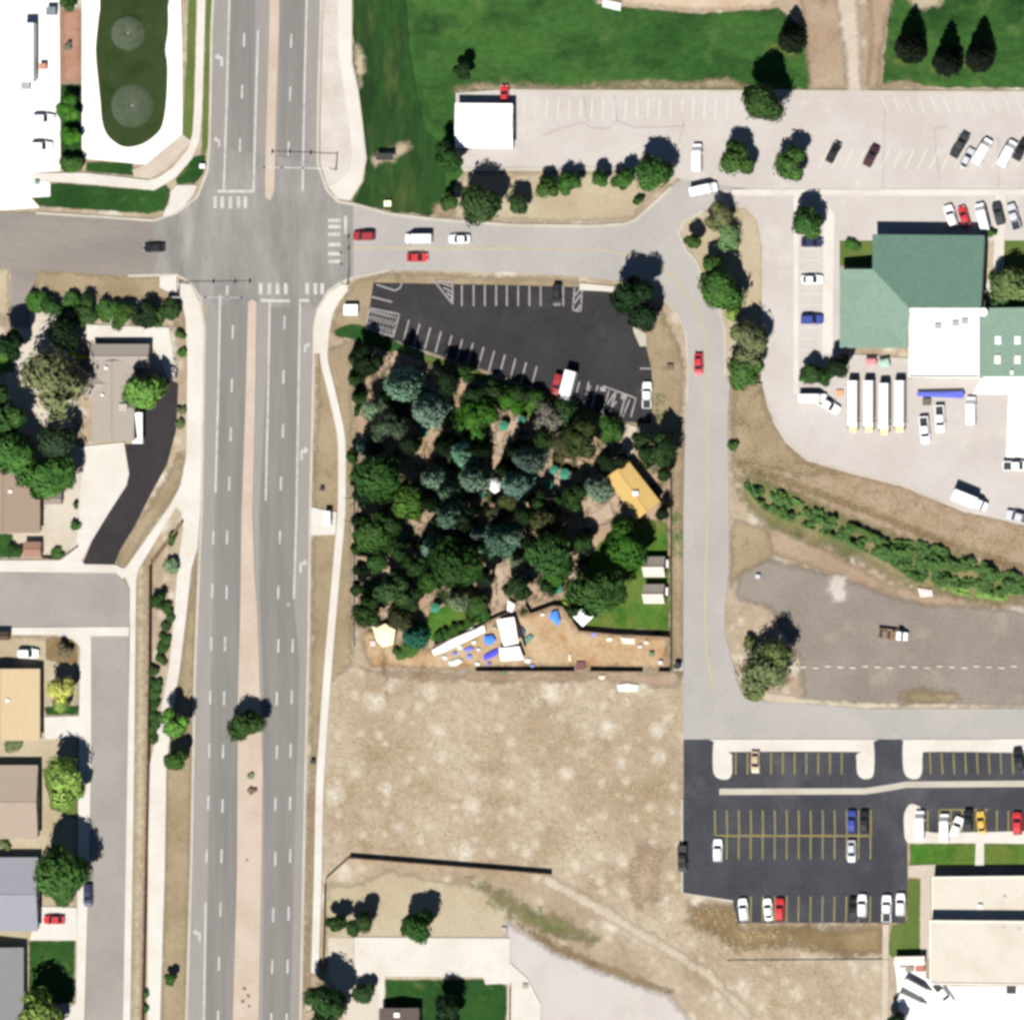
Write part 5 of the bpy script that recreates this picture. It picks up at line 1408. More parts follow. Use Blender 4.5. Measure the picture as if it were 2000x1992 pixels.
def prism_mb(w, z0, z1):
    if poly_area(w) < 0: w = w[::-1]
    n = len(w)
    tris = geometry.tessellate_polygon([[Vector((p.x, p.y, 0)) for p in w]])
    v = [(p.x, p.y, z0) for p in w] + [(p.x, p.y, z1) for p in w]
    f = []
    for t in tris:
        a, b, c = (w[i] for i in t)
        t = t if (b.x - a.x) * (c.y - a.y) - (b.y - a.y) * (c.x - a.x) > 0 else (t[0], t[2], t[1])
        f.append(tuple(i + n for i in t)); f.append((t[2], t[1], t[0]))
    for i in range(n):
        j = (i + 1) % n
        f.append((i, j, j + n, i + n))
    return MB().add(v, f)


def inset(w, d):
    if poly_area(w) < 0: w = w[::-1]
    out = []
    n = len(w)
    for i in range(n):
        p, a, b = w[i], w[i - 1], w[(i + 1) % n]
        e1 = (p - a); e1.z = 0; e1.normalize()
        e2 = (b - p); e2.z = 0; e2.normalize()
        n1 = Vector((-e1.y, e1.x, 0)); n2 = Vector((-e2.y, e2.x, 0))
        k = 1 + n1.dot(n2)
        out.append(p + (n1 + n2) * (d / max(k, .3)))
    return out


def local(root, pts):
    return [Vector((p.x - root.location.x, p.y - root.location.y, 0)) for p in pts]


def wall_openings(root, w, z_sill, z_top, width, pitch, door_on=None):
    """windows (with frames and panes) along every wall of a footprint, one door"""
    if poly_area(w) < 0: w = w[::-1]
    n = len(w)
    for i in range(n):
        a, b = w[i], w[(i + 1) % n]
        d = b - a
        L = d.length
        if L < width * 1.8: continue
        d.normalize()
        ang = math.atan2(d.y, d.x)
        m = max(1, int(L / pitch))
        for k in range(m):
            c = a + d * (L * (k + .5) / m)
            isdoor = (door_on == i and k == m // 2)
            z0 = 0.02 if isdoor else z_sill
            hgt = 2.1 if isdoor else z_top - z_sill
            wd = 1.0 if isdoor else width
            if isdoor:
                o = MB().box(-wd / 2, -.06, 0, wd / 2, .03, hgt).build('door', M['tint'], root)
                o.color = (.18, .09, .05, 1)
                o.location = (c.x, c.y, z0); o.rotation_euler = (0, 0, ang)
                h = MB().box(wd / 2 - .18, -.1, 1.0, wd / 2 - .08, -.06, 1.06).build('handle', M['steel'], o)
            else:
                o = MB().box(-wd / 2 - .06, -.05, -.06, wd / 2 + .06, .02, hgt + .06).build('window', M['trim'], root)
                o.location = (c.x, c.y, z0); o.rotation_euler = (0, 0, ang)
                MB().box(-wd / 2, -.065, 0, wd / 2, -.05, hgt).build('pane', M['pane'], o)


def gable_wing(root, corners, eave, ridge, axis, roof_col, wall_col, over=.45, windows=True, door=None, hip=0.0):
    """corners: 4 roof corners on the map; axis 0: ridge from mid of edge 3-0 to mid of edge 1-2"""
    w = local(root, [G(x, y, eave) for x, y in corners])
    if poly_area(w) < 0:
        w = [w[0], w[3], w[2], w[1]]
        axis = 1 - axis
    foot = inset(w, over)
    wall = prism_mb(foot, 0, eave - .08).build('wall', M['wallpaint'], root)
    wall.color = wall_col + (1,)
    a, b, c, d = w
    if axis == 0: r0, r1 = (a + d) / 2, (b + c) / 2
    else: r0, r1 = (a + b) / 2, (d + c) / 2
    if hip:
        v = r1 - r0
        r0, r1 = r0 + v * hip, r1 - v * hip
    z = Vector((0, 0, 1))
    vs = [a + z * eave, b + z * eave, c + z * eave, d + z * eave, r0 + z * ridge, r1 + z * ridge]
    lo = [p - z * .16 for p in vs[:4]]
    vs = vs + lo
    if axis == 0:
        fs = [(0, 1, 5, 4), (2, 3, 4, 5), (3, 0, 4), (1, 2, 5)]
    else:
        fs = [(1, 2, 5, 4), (3, 0, 4, 5), (0, 1, 4), (2, 3, 5)]
    fs += [(6, 7, 1, 0), (7, 8, 2, 1), (8, 9, 3, 2), (9, 6, 0, 3), (9, 8, 7, 6)]
    roof = link('roof', mesh_of('roof', vs, fs, M['roofing']), root)
    roof_col = tuple(min(.85, v * 1.16) for v in roof_col)
    roof.color = roof_col + (1,)
    cap = MB().tube(r0 + z * (ridge + .02), r1 + z * (ridge + .02), .09, .09, 6).build('ridge_cap', M['roofing'], roof)
    cap.color = tuple(v * .85 for v in roof_col) + (1,)
    if windows: wall_openings(root, foot, .95, min(2.1, eave - .4), 1.2, 3.6, door)
    return roof


def house(name, x, y, label, cat='house', group=None):
    p = G(x, y, 0)
    return empty(name, (p.x, p.y, 0), 0, label, cat, group)


def flat_part(root, pts, h, roof_mat, roof_col, wall_col, parapet=.35, pw=.3):
    w = local(root, [G(x, y, h) for x, y in pts])
    if poly_area(w) < 0: w = w[::-1]
    wall = prism_mb(w, 0, h - .3).build('wall', M['wallpaint'], root)
    wall.color = wall_col + (1,)
    inn = inset(w, pw)
    roof = prism_mb(inn, h - .35, h - .12).build('roof', roof_mat, root)
    if roof_col: roof.color = roof_col + (1,)
    n = len(w)
    v = [(p.x, p.y, h - .3) for p in w] + [(p.x, p.y, h + parapet) for p in w] + [(p.x, p.y, h + parapet) for p in inn] + [(p.x, p.y, h - .3) for p in inn]
    f = []
    for i in range(n):
        j = (i + 1) % n
        f += [(i, j, j + n, i + n), (i + n, j + n, j + 2 * n, i + 2 * n), (i + 2 * n, j + 2 * n, j + 3 * n, i + 3 * n)]
    par = MB().add(v, f).build('parapet', M['wallpaint'], root)
    par.color = wall_col + (1,)
    return roof, w


def vent(root, x, y, z, s=.5, h=.5, mat='trim'):
    p = local(root, [G(x, y, z + h)])[0]
    mb = MB().box(-s, -s * .8, 0, s, s * .8, h).box(-s * 1.12, -s * .92, h, s * 1.12, s * .92, h + .08)
    o = mb.build('roof_vent', M[mat], root)
    o.location = (p.x, p.y, z)
    return o


# shed by the big lot
hs = house('shed', 945, 255, 'shed with a white roof at the end of the big lot', 'shed')
gable_wing(hs, [(889, 202), (1001, 203), (1001, 290), (889, 289)], 3.6, 4.1, 0, (.82, .82, .81), (.5, .48, .45), .3, True, 2)
# small shelter on the lawn
hs = house('lawn_shelter', 752, 305, 'small dark roofed shelter on the patchy lawn', 'shelter')
w = local(hs, [G(x, y, 2.4) for x, y in ((734, 300), (768, 300), (768, 313), (734, 313))])
o = prism_mb(w, 2.3, 2.45).build('roof', M['tint'], hs); o.color = (.03, .03, .03, 1)
for p in w: MB().cyl((p.x * .9, p.y * .9, 0), .06, 2.3, 6).build('post', M['steel'], hs)
MB().box(-1.2, -.35, 0, 1.2, .35, .45).build('bench', M['trim'], hs)

# grey house
hs = house('grey_house', 220, 770, 'grey roofed house beside the black driveway', 'house')
GREY = C(182, 172, 164)[:3]
gable_wing(hs, [(178, 672), (292, 672), (290, 720), (178, 720)], 2.9, 4.0, 0, GREY, (.45, .42, .38), .4, True, 0)
gable_wing(hs, [(180, 705), (262, 705), (262, 862), (180, 862)], 3.0, 4.2, 1, C(190, 180, 170)[:3], (.45, .42, .38), .4, True, 0)
gable_wing(hs, [(150, 726), (212, 726), (212, 774), (150, 774)], 2.8, 3.8, 0, C(186, 176, 168)[:3], (.45, .42, .38), .4)
vent(hs, 207, 719, 4.0, .35, .4); vent(hs, 240, 796, 3.9, .9, .35, 'kerb'); vent(hs, 200, 772, 3.9, .3, .3)
w = local(hs, [G(x, y, 2.5) for x, y in ((263, 806), (278, 806), (278, 866), (258, 866), (258, 858), (270, 856), (268, 850))])
prism_mb(w, 2.35, 2.5).build('porch_roof', M['membrane'], hs)
for px, py in ((275, 810), (275, 862)):
    p = local(hs, [G(px, py, 2.3)])[0]
    MB().box(p.x - .08, p.y - .08, 0, p.x + .08, p.y + .08, 2.35).build('post', M['trim'], hs)
# row of houses at the left edge
def row_house(x0, y0, x1, y1, col, wall, label, axis=1, chim=None, hip=.0):
    hs = house('row_house', (x0 + x1) / 2, (y0 + y1) / 2, label, 'house', 'row of houses at the left edge')
    gable_wing(hs, [(x0, y0), (x1, y0), (x1, y1), (x0, y1)], 3.0, 4.4, axis, col, wall, .45, True, 1, hip)
    for c in (chim or []): vent(hs, c[0], c[1], 3.9, .4, .5)
    return hs


row_house(-60, 905, 78, 1041, C(176, 156, 138)[:3], (.42, .36, .30), 'brown roofed house above the residential street', 1, [(20, 960)])
row_house(-70, 1306, 78, 1446, C(226, 204, 166)[:3], (.40, .33, .25), 'tan roofed house beside the yellow tree', 1, [(15, 1368)])
row_house(-80, 1494, 74, 1638, C(188, 172, 156)[:3], (.42, .38, .33), 'grey brown roofed house above the biggest street tree', 0)
row_house(-80, 1674, 74, 1818, C(168, 170, 180)[:3], (.40, .38, .38), 'blue grey roofed house behind the biggest street tree', 0)
row_house(-90, 1850, 46, 2040, C(150, 152, 154)[:3], (.40, .38, .36), 'grey roofed house at the lower left corner', 1)
hs = house('garden_shed', 64, 1072, 'small pink roofed shed by the upper sidewalk', 'shed')
gable_wing(hs, [(46, 1058), (80, 1058), (80, 1088), (46, 1088)], 2.2, 2.7, 0, C(178, 140, 124)[:3], (.35, .22, .16), .15, False)
hs = house('garden_shed', 105, 970, 'small grey lean-to shed beside the brown roof', 'shed')
gable_wing(hs, [(86, 962), (120, 962), (120, 985), (86, 985)], 2.1, 2.5, 0, C(168, 150, 146)[:3], (.3, .26, .24), .15, False)
hs = house('garden_house', 5, 1255, 'dark roofed shed at the left edge below the street', 'shed')
gable_wing(hs, [(-40, 1234), (17, 1234), (17, 1250), (-40, 1250)], 2.4, 2.9, 0, (.07, .045, .035), (.2, .14, .1), .2, False)
hs = house('bottom_house', 780, 1985, 'dark roofed house cut by the bottom edge', 'house')
gable_wing(hs, [(741, 1968), (818, 1968), (818, 2060), (741, 2060)], 3.2, 4.2, 1, C(112, 100, 96)[:3], (.45, .42, .4), .3)
vent(hs, 775, 1982, 4.0, .6, .5)

# green roofed building
hs = house('school_building', 1800, 600, 'large building with green metal roofs and a white flat roof', 'building')
TEAL, PALE = C(112, 150, 132)[:3], C(150, 181, 163)[:3]  # north plane coloured darker for shade, southwest plane paler for sun


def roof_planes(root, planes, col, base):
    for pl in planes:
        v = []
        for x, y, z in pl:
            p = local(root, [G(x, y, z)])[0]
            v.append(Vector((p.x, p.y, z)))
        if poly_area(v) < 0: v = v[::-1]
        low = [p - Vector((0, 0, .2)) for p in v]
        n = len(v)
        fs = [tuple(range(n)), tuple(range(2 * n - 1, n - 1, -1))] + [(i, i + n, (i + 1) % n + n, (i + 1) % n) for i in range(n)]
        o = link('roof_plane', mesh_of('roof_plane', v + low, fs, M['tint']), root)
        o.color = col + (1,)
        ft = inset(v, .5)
        wl = prism_mb([Vector((p.x, p.y, 0)) for p in ft], 0, base).build('wall', M['wallpaint'], root)
        wl.color = (.40, .36, .30, 1)
        # standing seams along the slope
    return


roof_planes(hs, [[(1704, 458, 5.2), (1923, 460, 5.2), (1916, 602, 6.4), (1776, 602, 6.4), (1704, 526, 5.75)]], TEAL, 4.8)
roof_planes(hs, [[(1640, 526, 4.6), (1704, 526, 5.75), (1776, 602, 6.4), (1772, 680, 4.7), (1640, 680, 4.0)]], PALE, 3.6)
flat_part(hs, [(1775, 600), (1914, 600), (1914, 738), (1775, 738)], 5.0, M['membrane'], None, (.6, .58, .55))
for i, (x, y) in enumerate(((1790, 604), (1826, 604), (1862, 604), (1898, 604))):
    p = local(hs, [G(x, y, 5.4)])[0]
    MB().hull([(-1.9, .8, 0, .7, .5), (1.9, .8, 0, .7, .5)], .3).build('roof_unit', M['membrane'], hs).location = (p.x, p.y, 5.0)
p = local(hs, [G(1921, 610, 5.6)])[0]
MB().cyl((0, 0, 0), 1.0, 1.2, 14).build('roof_tank', M['membrane'], hs).location = (p.x, p.y, 5.0)
for x, y in ((1832, 637), (1866, 632), (1884, 628)): vent(hs, x, y, 4.9, .7, .35, 'steel')
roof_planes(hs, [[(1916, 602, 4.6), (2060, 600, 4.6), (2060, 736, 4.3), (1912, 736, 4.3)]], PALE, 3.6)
for x, y in ((1949, 664), (1987, 664), (1948, 702), (1987, 702), (1976, 727)):
    s = .95 if y < 720 else .5
    p = local(hs, [G(x, y, 5.0)])[0]
    MB().box(-s * .7, -s, 0, s * .7, s, .35).hull([(-s * .6, s * .9, .35, .6, s * .6), (s * .6, s * .9, .35, .6, s * .6)], .1).build('skylight', M['membrane'], hs).location = (p.x, p.y, 4.35)

# cream building
hs = house('cream_building', 1910, 1810, 'cream flat roofed building at the lower right', 'building')
rf, w1 = flat_part(hs, [(1820, 1712), (2070, 1710), (2070, 1800), (1820, 1800)], 3.9, M['creamroof'], None, (.62, .58, .5), .1)
rf2, w2 = flat_part(hs, [(1816, 1797), (2070, 1799), (2070, 1925), (1816, 1922)], 7.2, M['creamroof'], None, (.66, .61, .54), .15)
wall_openings(hs, w1, .9, 2.4, 1.6, 4.2, 2)
vent(hs, 1914, 1770, 3.75, .5, .6); vent(hs, 1962, 1752, 3.75, .3, .3, 'steel')
for i, x in enumerate((1960, 1990)): vent(hs, x, 1812 + 3 * i, 7.0, .25, .2, 'steel')
o = MB().box(-1, -.9, 0, 1, .9, 1.2).build('service_box', M['blackmetal'], hs)
p = local(hs, [G(1975, 1932, .9)])[0]; o.location = (p.x, p.y, .3)
hs = house('storage_shed', 1775, 1885, 'pale shed with a shadowed north side in the glaring yard', 'shed')
gable_wing(hs, [(1747, 1868), (1806, 1867), (1806, 1884), (1747, 1884)], 2.6, 2.9, 0, (.62, .56, .5), (.4, .3, .25), .2, False)
for i, (x, y, s, col, nm) in enumerate(((1763, 1893, .8, (.5, .5, .48), 'pale'), (1778, 1892, .7, (.22, .19, .17), 'dark'), (1797, 1890, 1.0, (.32, .12, .1), 'reddish'))):
    p = G(x, y, 1)
    o = MB().box(-s, -s * .8, 0, s, s * .8, 1.1).box(-s * 1.03, -s * .83, 1.1, s * 1.03, s * .83, 1.18).build('storage_crate', M['tint'])
    o.location = (p.x, p.y, ZW - .03); o.color = col + (1,)
    tag(o, nm + ' crate below the pale shed in the glaring yard', 'crate')

# ochre roofed building in the grove
hs = house('ochre_building', 1238, 960, 'ochre roofed building in the right of the grove', 'building')
gable_wing(hs, [(1229, 902), (1185, 931), (1241, 1018), (1290, 980)], 3.6, 4.3, 1, C(226, 192, 122)[:3], (.40, .33, .22), .5, True, 0)
vent(hs, 1241, 964, 4.1, .6, .7)
for nm, pts in (('upper', ((1257, 1087), (1299, 1087), (1299, 1127), (1257, 1127))), ('lower', ((1257, 1141), (1298, 1141), (1298, 1179), (1257, 1179)))):
    hs = house('pale_shed', (pts[0][0] + pts[2][0]) / 2, (pts[0][1] + pts[2][1]) / 2, nm + ' of the two pale roofed sheds on the bright lawn', 'shed')
    gable_wing(hs, list(pts), 2.3, 4.5, 0, C(240, 228, 216)[:3], (.25, .18, .12), .2, False, None)
    p = local(hs, [G(pts[1][0] + 2, pts[1][1] + 14, 1)])[0]
    MB().box(-.5, -.9, 0, .6, .9, 1.4).build('annex', M['trim'], hs).location = (p.x, p.y, 0)
    MB().box(-.6, -.05, 0, .6, .05, 1.9).build('door', M['trim'], hs).location = (0, -2.0, 0)


# canopies, tarps, parasols -------------------------------------------------
def canopy(name, pts, h, sag, col, label, cat='canopy', posts=True):
    cx = sum(p[0] for p in pts) / len(pts); cy = sum(p[1] for p in pts) / len(pts)
    root = house(name, cx, cy, label, cat)
    w = local(root, [G(x, y, h) for x, y in pts])
    if poly_area(w) < 0: w = w[::-1]
    c = sum(w, Vector()) / len(w)
    n = len(w)
    v, f = [], []
    rings = 4
    for k in range(rings + 1):
        t = k / rings
        for p in w:
            q = c + (p - c) * (1 - t * .96)
            v.append((q.x, q.y, h + sag * (1 - (1 - t) ** 2)))
    for k in range(rings):
        for i in range(n):
            j = (i + 1) % n
            f.append((k * n + i, k * n + j, (k + 1) * n + j, (k + 1) * n + i))
    f.append(tuple(rings * n + i for i in range(n)))
    v += [(p.x, p.y, h - .25) for p in w]
    b = (rings + 1) * n
    f += [(b + i, b + (i + 1) % n, (i + 1) % n, i) for i in range(n)]
    o = MB().add(v, f).build('cover', M['fabric'], root)
    o.color = col + (1,)
    if posts and h > 1.0:
        for p in w:
            q = c + (p - c) * .95
            MB().cyl((q.x, q.y, 0), .05, h, 6).build('post', M['steel'], root)
    return root


canopy('pole_tent', [(958, 934), (970, 932), (978, 942), (976, 958), (966, 964), (956, 956)], 2.4, 1.4, (.72, .70, .72), 'small white tent among the blue spruces', 'tent')
canopy('shade_canopy', [(1118, 1204), (1142, 1184), (1164, 1200), (1138, 1224)], 2.4, .6, (.78, .78, .77), 'white square canopy at the bright lawn corner')
canopy('shade_canopy', [(727, 1222), (736, 1226), (752, 1218), (772, 1230), (768, 1258), (748, 1264), (736, 1252)], 2.4, .4, (.72, .70, .42), 'cream canopy in the lower left of the grove')
canopy('ground_tarp', [(843, 1270), (920, 1226), (946, 1222), (948, 1234), (870, 1272), (848, 1280)], .9, .3, (.72, .71, .72), 'long white tarp below the hedge', 'tarp', False)
canopy('cargo_cover', [(970, 1210), (1004, 1205), (1013, 1256), (984, 1262)], 2.2, .25, (.76, .76, .78), 'large white covered stack in the sandy yard', 'tarp', False)
canopy('cargo_cover', [(974, 1266), (1014, 1262), (1023, 1288), (978, 1291)], 1.8, .25, (.76, .76, .78), 'lower white covered stack in the sandy yard', 'tarp', False)
canopy('cargo_cover', [(992, 1172), (1006, 1180), (1000, 1196), (990, 1192)], 1.4, .2, (.7, .7, .72), 'small white cover at the head of the middle path', 'tarp', False)
BLUE = (.05, .14, .75)
canopy('ground_tarp', [(945, 1242), (962, 1240), (968, 1250), (958, 1260), (946, 1256)], .8, .4, (.06, .2, .75), 'blue tarp beside the large white stack', 'tarp', False)
canopy('ground_tarp', [(944, 1280), (970, 1266), (976, 1272), (966, 1282), (946, 1290)], .5, .3, (.07, .07, .65), 'long deep blue tarp left of the lower white stack', 'tarp', False)
canopy('ground_tarp', [(905, 1268), (920, 1262), (926, 1268), (912, 1274)], .4, .2, (.14, .16, .62), 'small blue tarp below the long white one', 'tarp', False)
canopy('ground_tarp', [(1076, 1196), (1088, 1192), (1094, 1212), (1090, 1222), (1072, 1206)], 1.0, .4, (.06, .22, .85), 'bright blue tarp inside the fence bend', 'tarp', False)
canopy('ground_tarp', [(1154, 1236), (1166, 1237), (1164, 1243), (1156, 1242)], .3, .1, (.2, .2, .6), 'small blue tarp under the dark fence', 'tarp', False)
canopy('ground_tarp', [(876, 1292), (896, 1286), (904, 1292), (890, 1300), (878, 1300)], .4, .2, (.55, .6, .6), 'pale grey tarp at the lower edge of the yard', 'tarp', False)
canopy('ground_tarp', [(1022, 1248), (1036, 1238), (1042, 1244), (1030, 1258)], .5, .2, (.10, .2, .16), 'dull green tarp right of the large white stack', 'tarp', False)
canopy('ground_tarp', [(1018, 1222), (1026, 1232), (1024, 1246), (1016, 1240)], .5, .2, (.06, .08, .12), 'dark blue tarp against the large white stack', 'tarp', False)
canopy('ground_tarp', [(1212, 1244), (1240, 1246), (1240, 1258), (1216, 1256)], .4, .2, (.55, .5, .45), 'pale cover below the dark fence', 'tarp', False)
canopy('ground_tarp', [(1110, 1276), (1116, 1278), (1116, 1292), (1110, 1290)], .4, .2, (.5, .5, .46), 'narrow pale cover in the sandy yard', 'tarp', False)
canopy('ground_tarp', [(1205, 1337), (1226, 1334), (1246, 1338), (1244, 1350), (1208, 1350)], .4, .25, (.68, .65, .6), 'pale slab pile below the lower grove fence', 'pile', False)
canopy('ground_tarp', [(722, 1252), (732, 1250), (734, 1260), (724, 1262)], .4, .2, (.6, .45, .45), 'pinkish cover left of the cream canopy', 'tarp', False)
canopy('shade_canopy', [(722, 712), (742, 708), (744, 722), (722, 726)], 2.2, .4, (.5, .44, .4), 'small pinkish canopy in the top left of the grove')
canopy('play_slide', [(134, 684), (146, 686), (150, 694), (172, 694), (172, 702), (150, 702), (140, 694)], 1.2, .1, (.5, .42, .03), 'bright yellow bent strip beside the grey house', 'slide', False)
canopy('awning', [(128, 722), (142, 720), (152, 768), (142, 770)], 2.0, .2, (.6, .64, .66), 'white narrow awning left of the grey house', 'awning')
canopy('ground_tarp', [(1790, 766), (1880, 764), (1884, 772), (1880, 778), (1792, 774)], 1.4, .2, (.09, .11, .45), 'long blue tarp row in the bus yard', 'tarp', False)
canopy('ground_tarp', [(1792, 1148), (1820, 1152), (1822, 1164), (1798, 1166)], .5, .2, (.62, .5, .46), 'pale pink cover at the edge of the gravel lot', 'tarp', False)
canopy('shade_sail', [(1690, 700), (1710, 700), (1712, 712), (1692, 714)], 1.6, .3, (.5, .2, .22), 'pink shade sail above the buses', 'canopy')
canopy('shade_sail', [(1715, 704), (1735, 700), (1738, 716), (1720, 718)], 1.6, .3, (.3, .42, .36), 'pale green shade sail above the buses', 'canopy')


dq = random.Random(77)
for i, (x, y, s, col, l) in enumerate((
        (868, 1284, 5, (.6, .62, .64), 'small white sheet furthest left in the sandy yard'), (888, 1276, 4, (.12, .16, .6), 'small blue sheet left of the long tarp end'), (898, 1264, 5, (.6, .6, .62), 'white sheet just under the long white tarp'),
        (916, 1282, 5, (.14, .2, .66), 'blue sheet in the middle of the littered yard'), (926, 1254, 5, (.62, .62, .64), 'white sheet at the middle of the long tarp'), (934, 1268, 4, (.5, .5, .5), 'grey sheet between two blue tarps'),
        (932, 1296, 5, (.6, .6, .56), 'pale sheet at the lower fence left of the pot'), (955, 1296, 4, (.14, .14, .5), 'dark blue sheet at the lower fence'), (966, 1226, 5, (.3, .27, .22), 'brown box pile above the bright blue tarp'),
        (1030, 1290, 6, (.62, .62, .6), 'white sheet right of the lower white stack'), (1040, 1300, 4, (.2, .24, .5), 'bluish sheet beside the lower fence'), (1060, 1200, 4, (.6, .55, .6), 'pale sheet left of the bright blue tarp'),
        (1190, 1248, 6, (.55, .5, .44), 'pale pile under the dark winding fence'), (1262, 1254, 5, (.5, .46, .4), 'pale pile near the right end of the dark fence'), (1176, 1322, 6, (.58, .5, .36), 'pale pile just below the lower fence'), (1250, 1262, 4, (.5, .48, .5), 'greyish pile in the right of the sandy yard'))):
    n = 6
    pts = [(x + s * (1 + .35 * dq.random()) * math.cos(6.283 * k / n + .4 * dq.random()), y + s * .75 * (1 + .35 * dq.random()) * math.sin(6.283 * k / n + .4 * dq.random())) for k in range(n)]
    canopy('yard_sheet', pts, .35, .25, col, l, 'sheet', False)


def parasol(x, y, r, label, col=(.035, .17, .115)):
    root = house('patio_parasol', x, y, label, 'parasol', 'green parasols of the grove')
    R = r * MAP
    v = [(0, 0, 2.8)] + [(R * math.cos(i * math.pi / 4), R * math.sin(i * math.pi / 4), 2.25) for i in range(8)]
    f = [(0, 1 + i, 1 + (i + 1) % 8) for i in range(8)]
    o = MB().add(v, f).build('canopy', M['fabric'], root); o.color = col + (1,)
    MB().cyl((0, 0, 0), .04, 2.8, 6).build('pole', M['steel'], root)
    MB().cyl((0, 0, 0), .35, .08, 10).build('base', M['kerb'], root)
    MB().cyl((0, 0, .7), .6, .05, 12).build('table_top', M['wood'], root)
    for i in range(8):
        a = i * math.pi / 4
        MB().tube((0, 0, 2.74), (R * .98 * math.cos(a), R * .98 * math.sin(a), 2.23), .015, .012, 4).build('rib', M['steel'], root)


for x, y, r, l in ((831, 845, 10, 'green parasol below the orange soil'), (988, 832, 10, 'green parasol at the top of the pale clearing'), (1073, 946, 11, 'lowest of the three clustered green parasols'), (1107, 926, 11, 'rightmost of the three clustered green parasols'), (1086, 918, 9, 'topmost of the three clustered green parasols'),
                   (942, 964, 9, 'green parasol below the white tent'), (792, 1048, 9, 'green parasol beside the left path'), (854, 1187, 10, 'green parasol above the small bright lawn'), (1093, 1150, 10, 'green parasol left of the large lawn tree'), (1023, 820, 8, 'green parasol at the right of the pale clearing')):
    parasol(x, y, r, l)


# fences and walls ------------------------------------------------------------
def fence(line, h, label, mat='wood', thick=.08, cat='fence', name='fence', pitch=2.4, gaps=()):
    pts = [G(x, y, h) for x, y in line]
    root = empty(name, (pts[0].x, pts[0].y, 0), 0, label, cat)
    for i in range(len(pts) - 1):
        a = pts[i] - root.location; b = pts[i + 1] - root.location
        a.z = b.z = 0
        L = (b - a).length
        ang = math.atan2(b.y - a.y, b.x - a.x)
        m = max(1, round(L / pitch))
        step = L / m
        pm = MB().box(.05, -thick / 2, .06, step - .05, thick / 2, h - .05).mesh('panel', M[mat])
        pp = MB().box(-.06, -.07, 0, .06, .07, h).mesh('post', M[mat])
        for k in range(m + 1):
            q = a + (b - a) * (k / m)
            if k < m:
                o = link('panel', pm, root); o.location = q; o.rotation_euler = (0, 0, ang)
            if k < m or i == len(pts) - 2:
                o = link('post', pp, root); o.location = q; o.rotation_euler = (0, 0, ang)
    return root


fence([(680, 1676), (880, 1692), (1074, 1708)], 1.9, 'long straight fence casting a black shadow on the vacant lot', thick=.25, name='wall_fence')
fence([(636, 1716), (680, 1676)], 1.1, 'short slanted fence joining the long one')
fence([(634, 1725), (630, 1900)], 1.5, 'brown fence along the end of the curving sidewalk')
fence([(1036, 1200), (1058, 1192), (1080, 1184), (1098, 1186), (1112, 1206), (1130, 1233), (1200, 1240), (1306, 1245)], 2.2, 'dark winding fence between bright lawn and sandy yard', thick=.3)
fence([(1024, 1180), (1036, 1200)], 1.8, 'short brown fence link beside the dark round tree')
fence([(845, 1262), (930, 1228), (960, 1210), (992, 1196)], 1.8, 'slanted fence behind the long white tarp')
fence([(1004, 1204), (1024, 1262)], 1.8, 'dark fence right of the large white stack')
fence([(926, 1311), (1118, 1311)], 1.8, 'lower grove fence left of the gap')
fence([(1150, 1311), (1252, 1312)], 1.8, 'lower grove fence right of the gap')
fence([(1284, 1312), (1306, 1312)], 1.8, 'last stub of the lower grove fence at the corner')
fence([(1309, 930), (1309, 1308)], 1.6, 'straight right hand fence of the grove')
fence([(690, 1262), (690, 905)], 1.3, 'left fence of the grove beside the curving sidewalk', 'steel', .04)
fence([(355, 1020), (296, 1098)], 1.5, 'slanted brown wall beside the diagonal sidewalk', thick=.3, cat='wall', name='garden_wall')
fence([(290, 1104), (289, 1300), (286, 1500), (279, 1820), (275, 2010)], 2.4, 'long brown wall along the residential street', thick=.35, cat='wall', name='garden_wall', pitch=4)
fence([(1420, 1876), (1735, 1874)], .5, 'thin low fence south of the brown weeds', 'steel', .03)
fence([(995, 1925), (994, 2010)], 1.5, 'dark fence right of the back lawn', thick=.15)
fence([(1426, 750), (1488, 750)], .9, 'low barrier at the foot of the tree island', 'steel', .1)
fence([(80, 1090), (118, 1092), (150, 1068)], 1.2, 'low fence at the top of the upper sidewalk', thick=.1)


# signals, signs and small street things ------------------------------------------
def signal(x, y, dx, dy, heads, label):
    p = G(x, y, 0)
    ang = math.atan2(-dy, dx)
    L = math.hypot(dx, dy) * MAP
    root = empty('traffic_signal', (p.x, p.y, Z3), ang, label, 'traffic signal', 'traffic signals of the crossing')
    MB().cyl((0, 0, 0), .18, 6.6, 12, 'z', .12).build('pole', M['steel'], root)
    MB().cyl((0, 0, 0), .35, .25, 12).build('base', M['kerb'], root)
    MB().tube((0, 0, 6.0), (L, 0, 6.4), .10, .06, 8).build('mast_arm', M['steel'], root)
    for t in heads:
        o = MB().box(-.2, -.18, -.55, .2, .18, .55).build('signal_head', M['blackmetal'], root)
        o.location = (L * t, 0, 6.0 + .4 * t)
        for k, c in enumerate(((.4, .02, .02), (.4, .25, .02), (.02, .3, .12))):
            e = MB().cyl((0, .18, .34 - .34 * k), .11, .05, 10, 'y').build('lens', M['signal'], o)
            e.color = c + (1,)
    return root


signal(657, 332, -134, -4, (.4, .72, .98), 'traffic signal with a long arm at the lawn corner')
signal(350, 582, 148, 2, (.46, .76, .96), 'traffic signal with a long arm at the southwest corner')
signal(680, 556, -1, -64, (.6, .95), 'traffic signal with a short arm at the triangular lot corner')

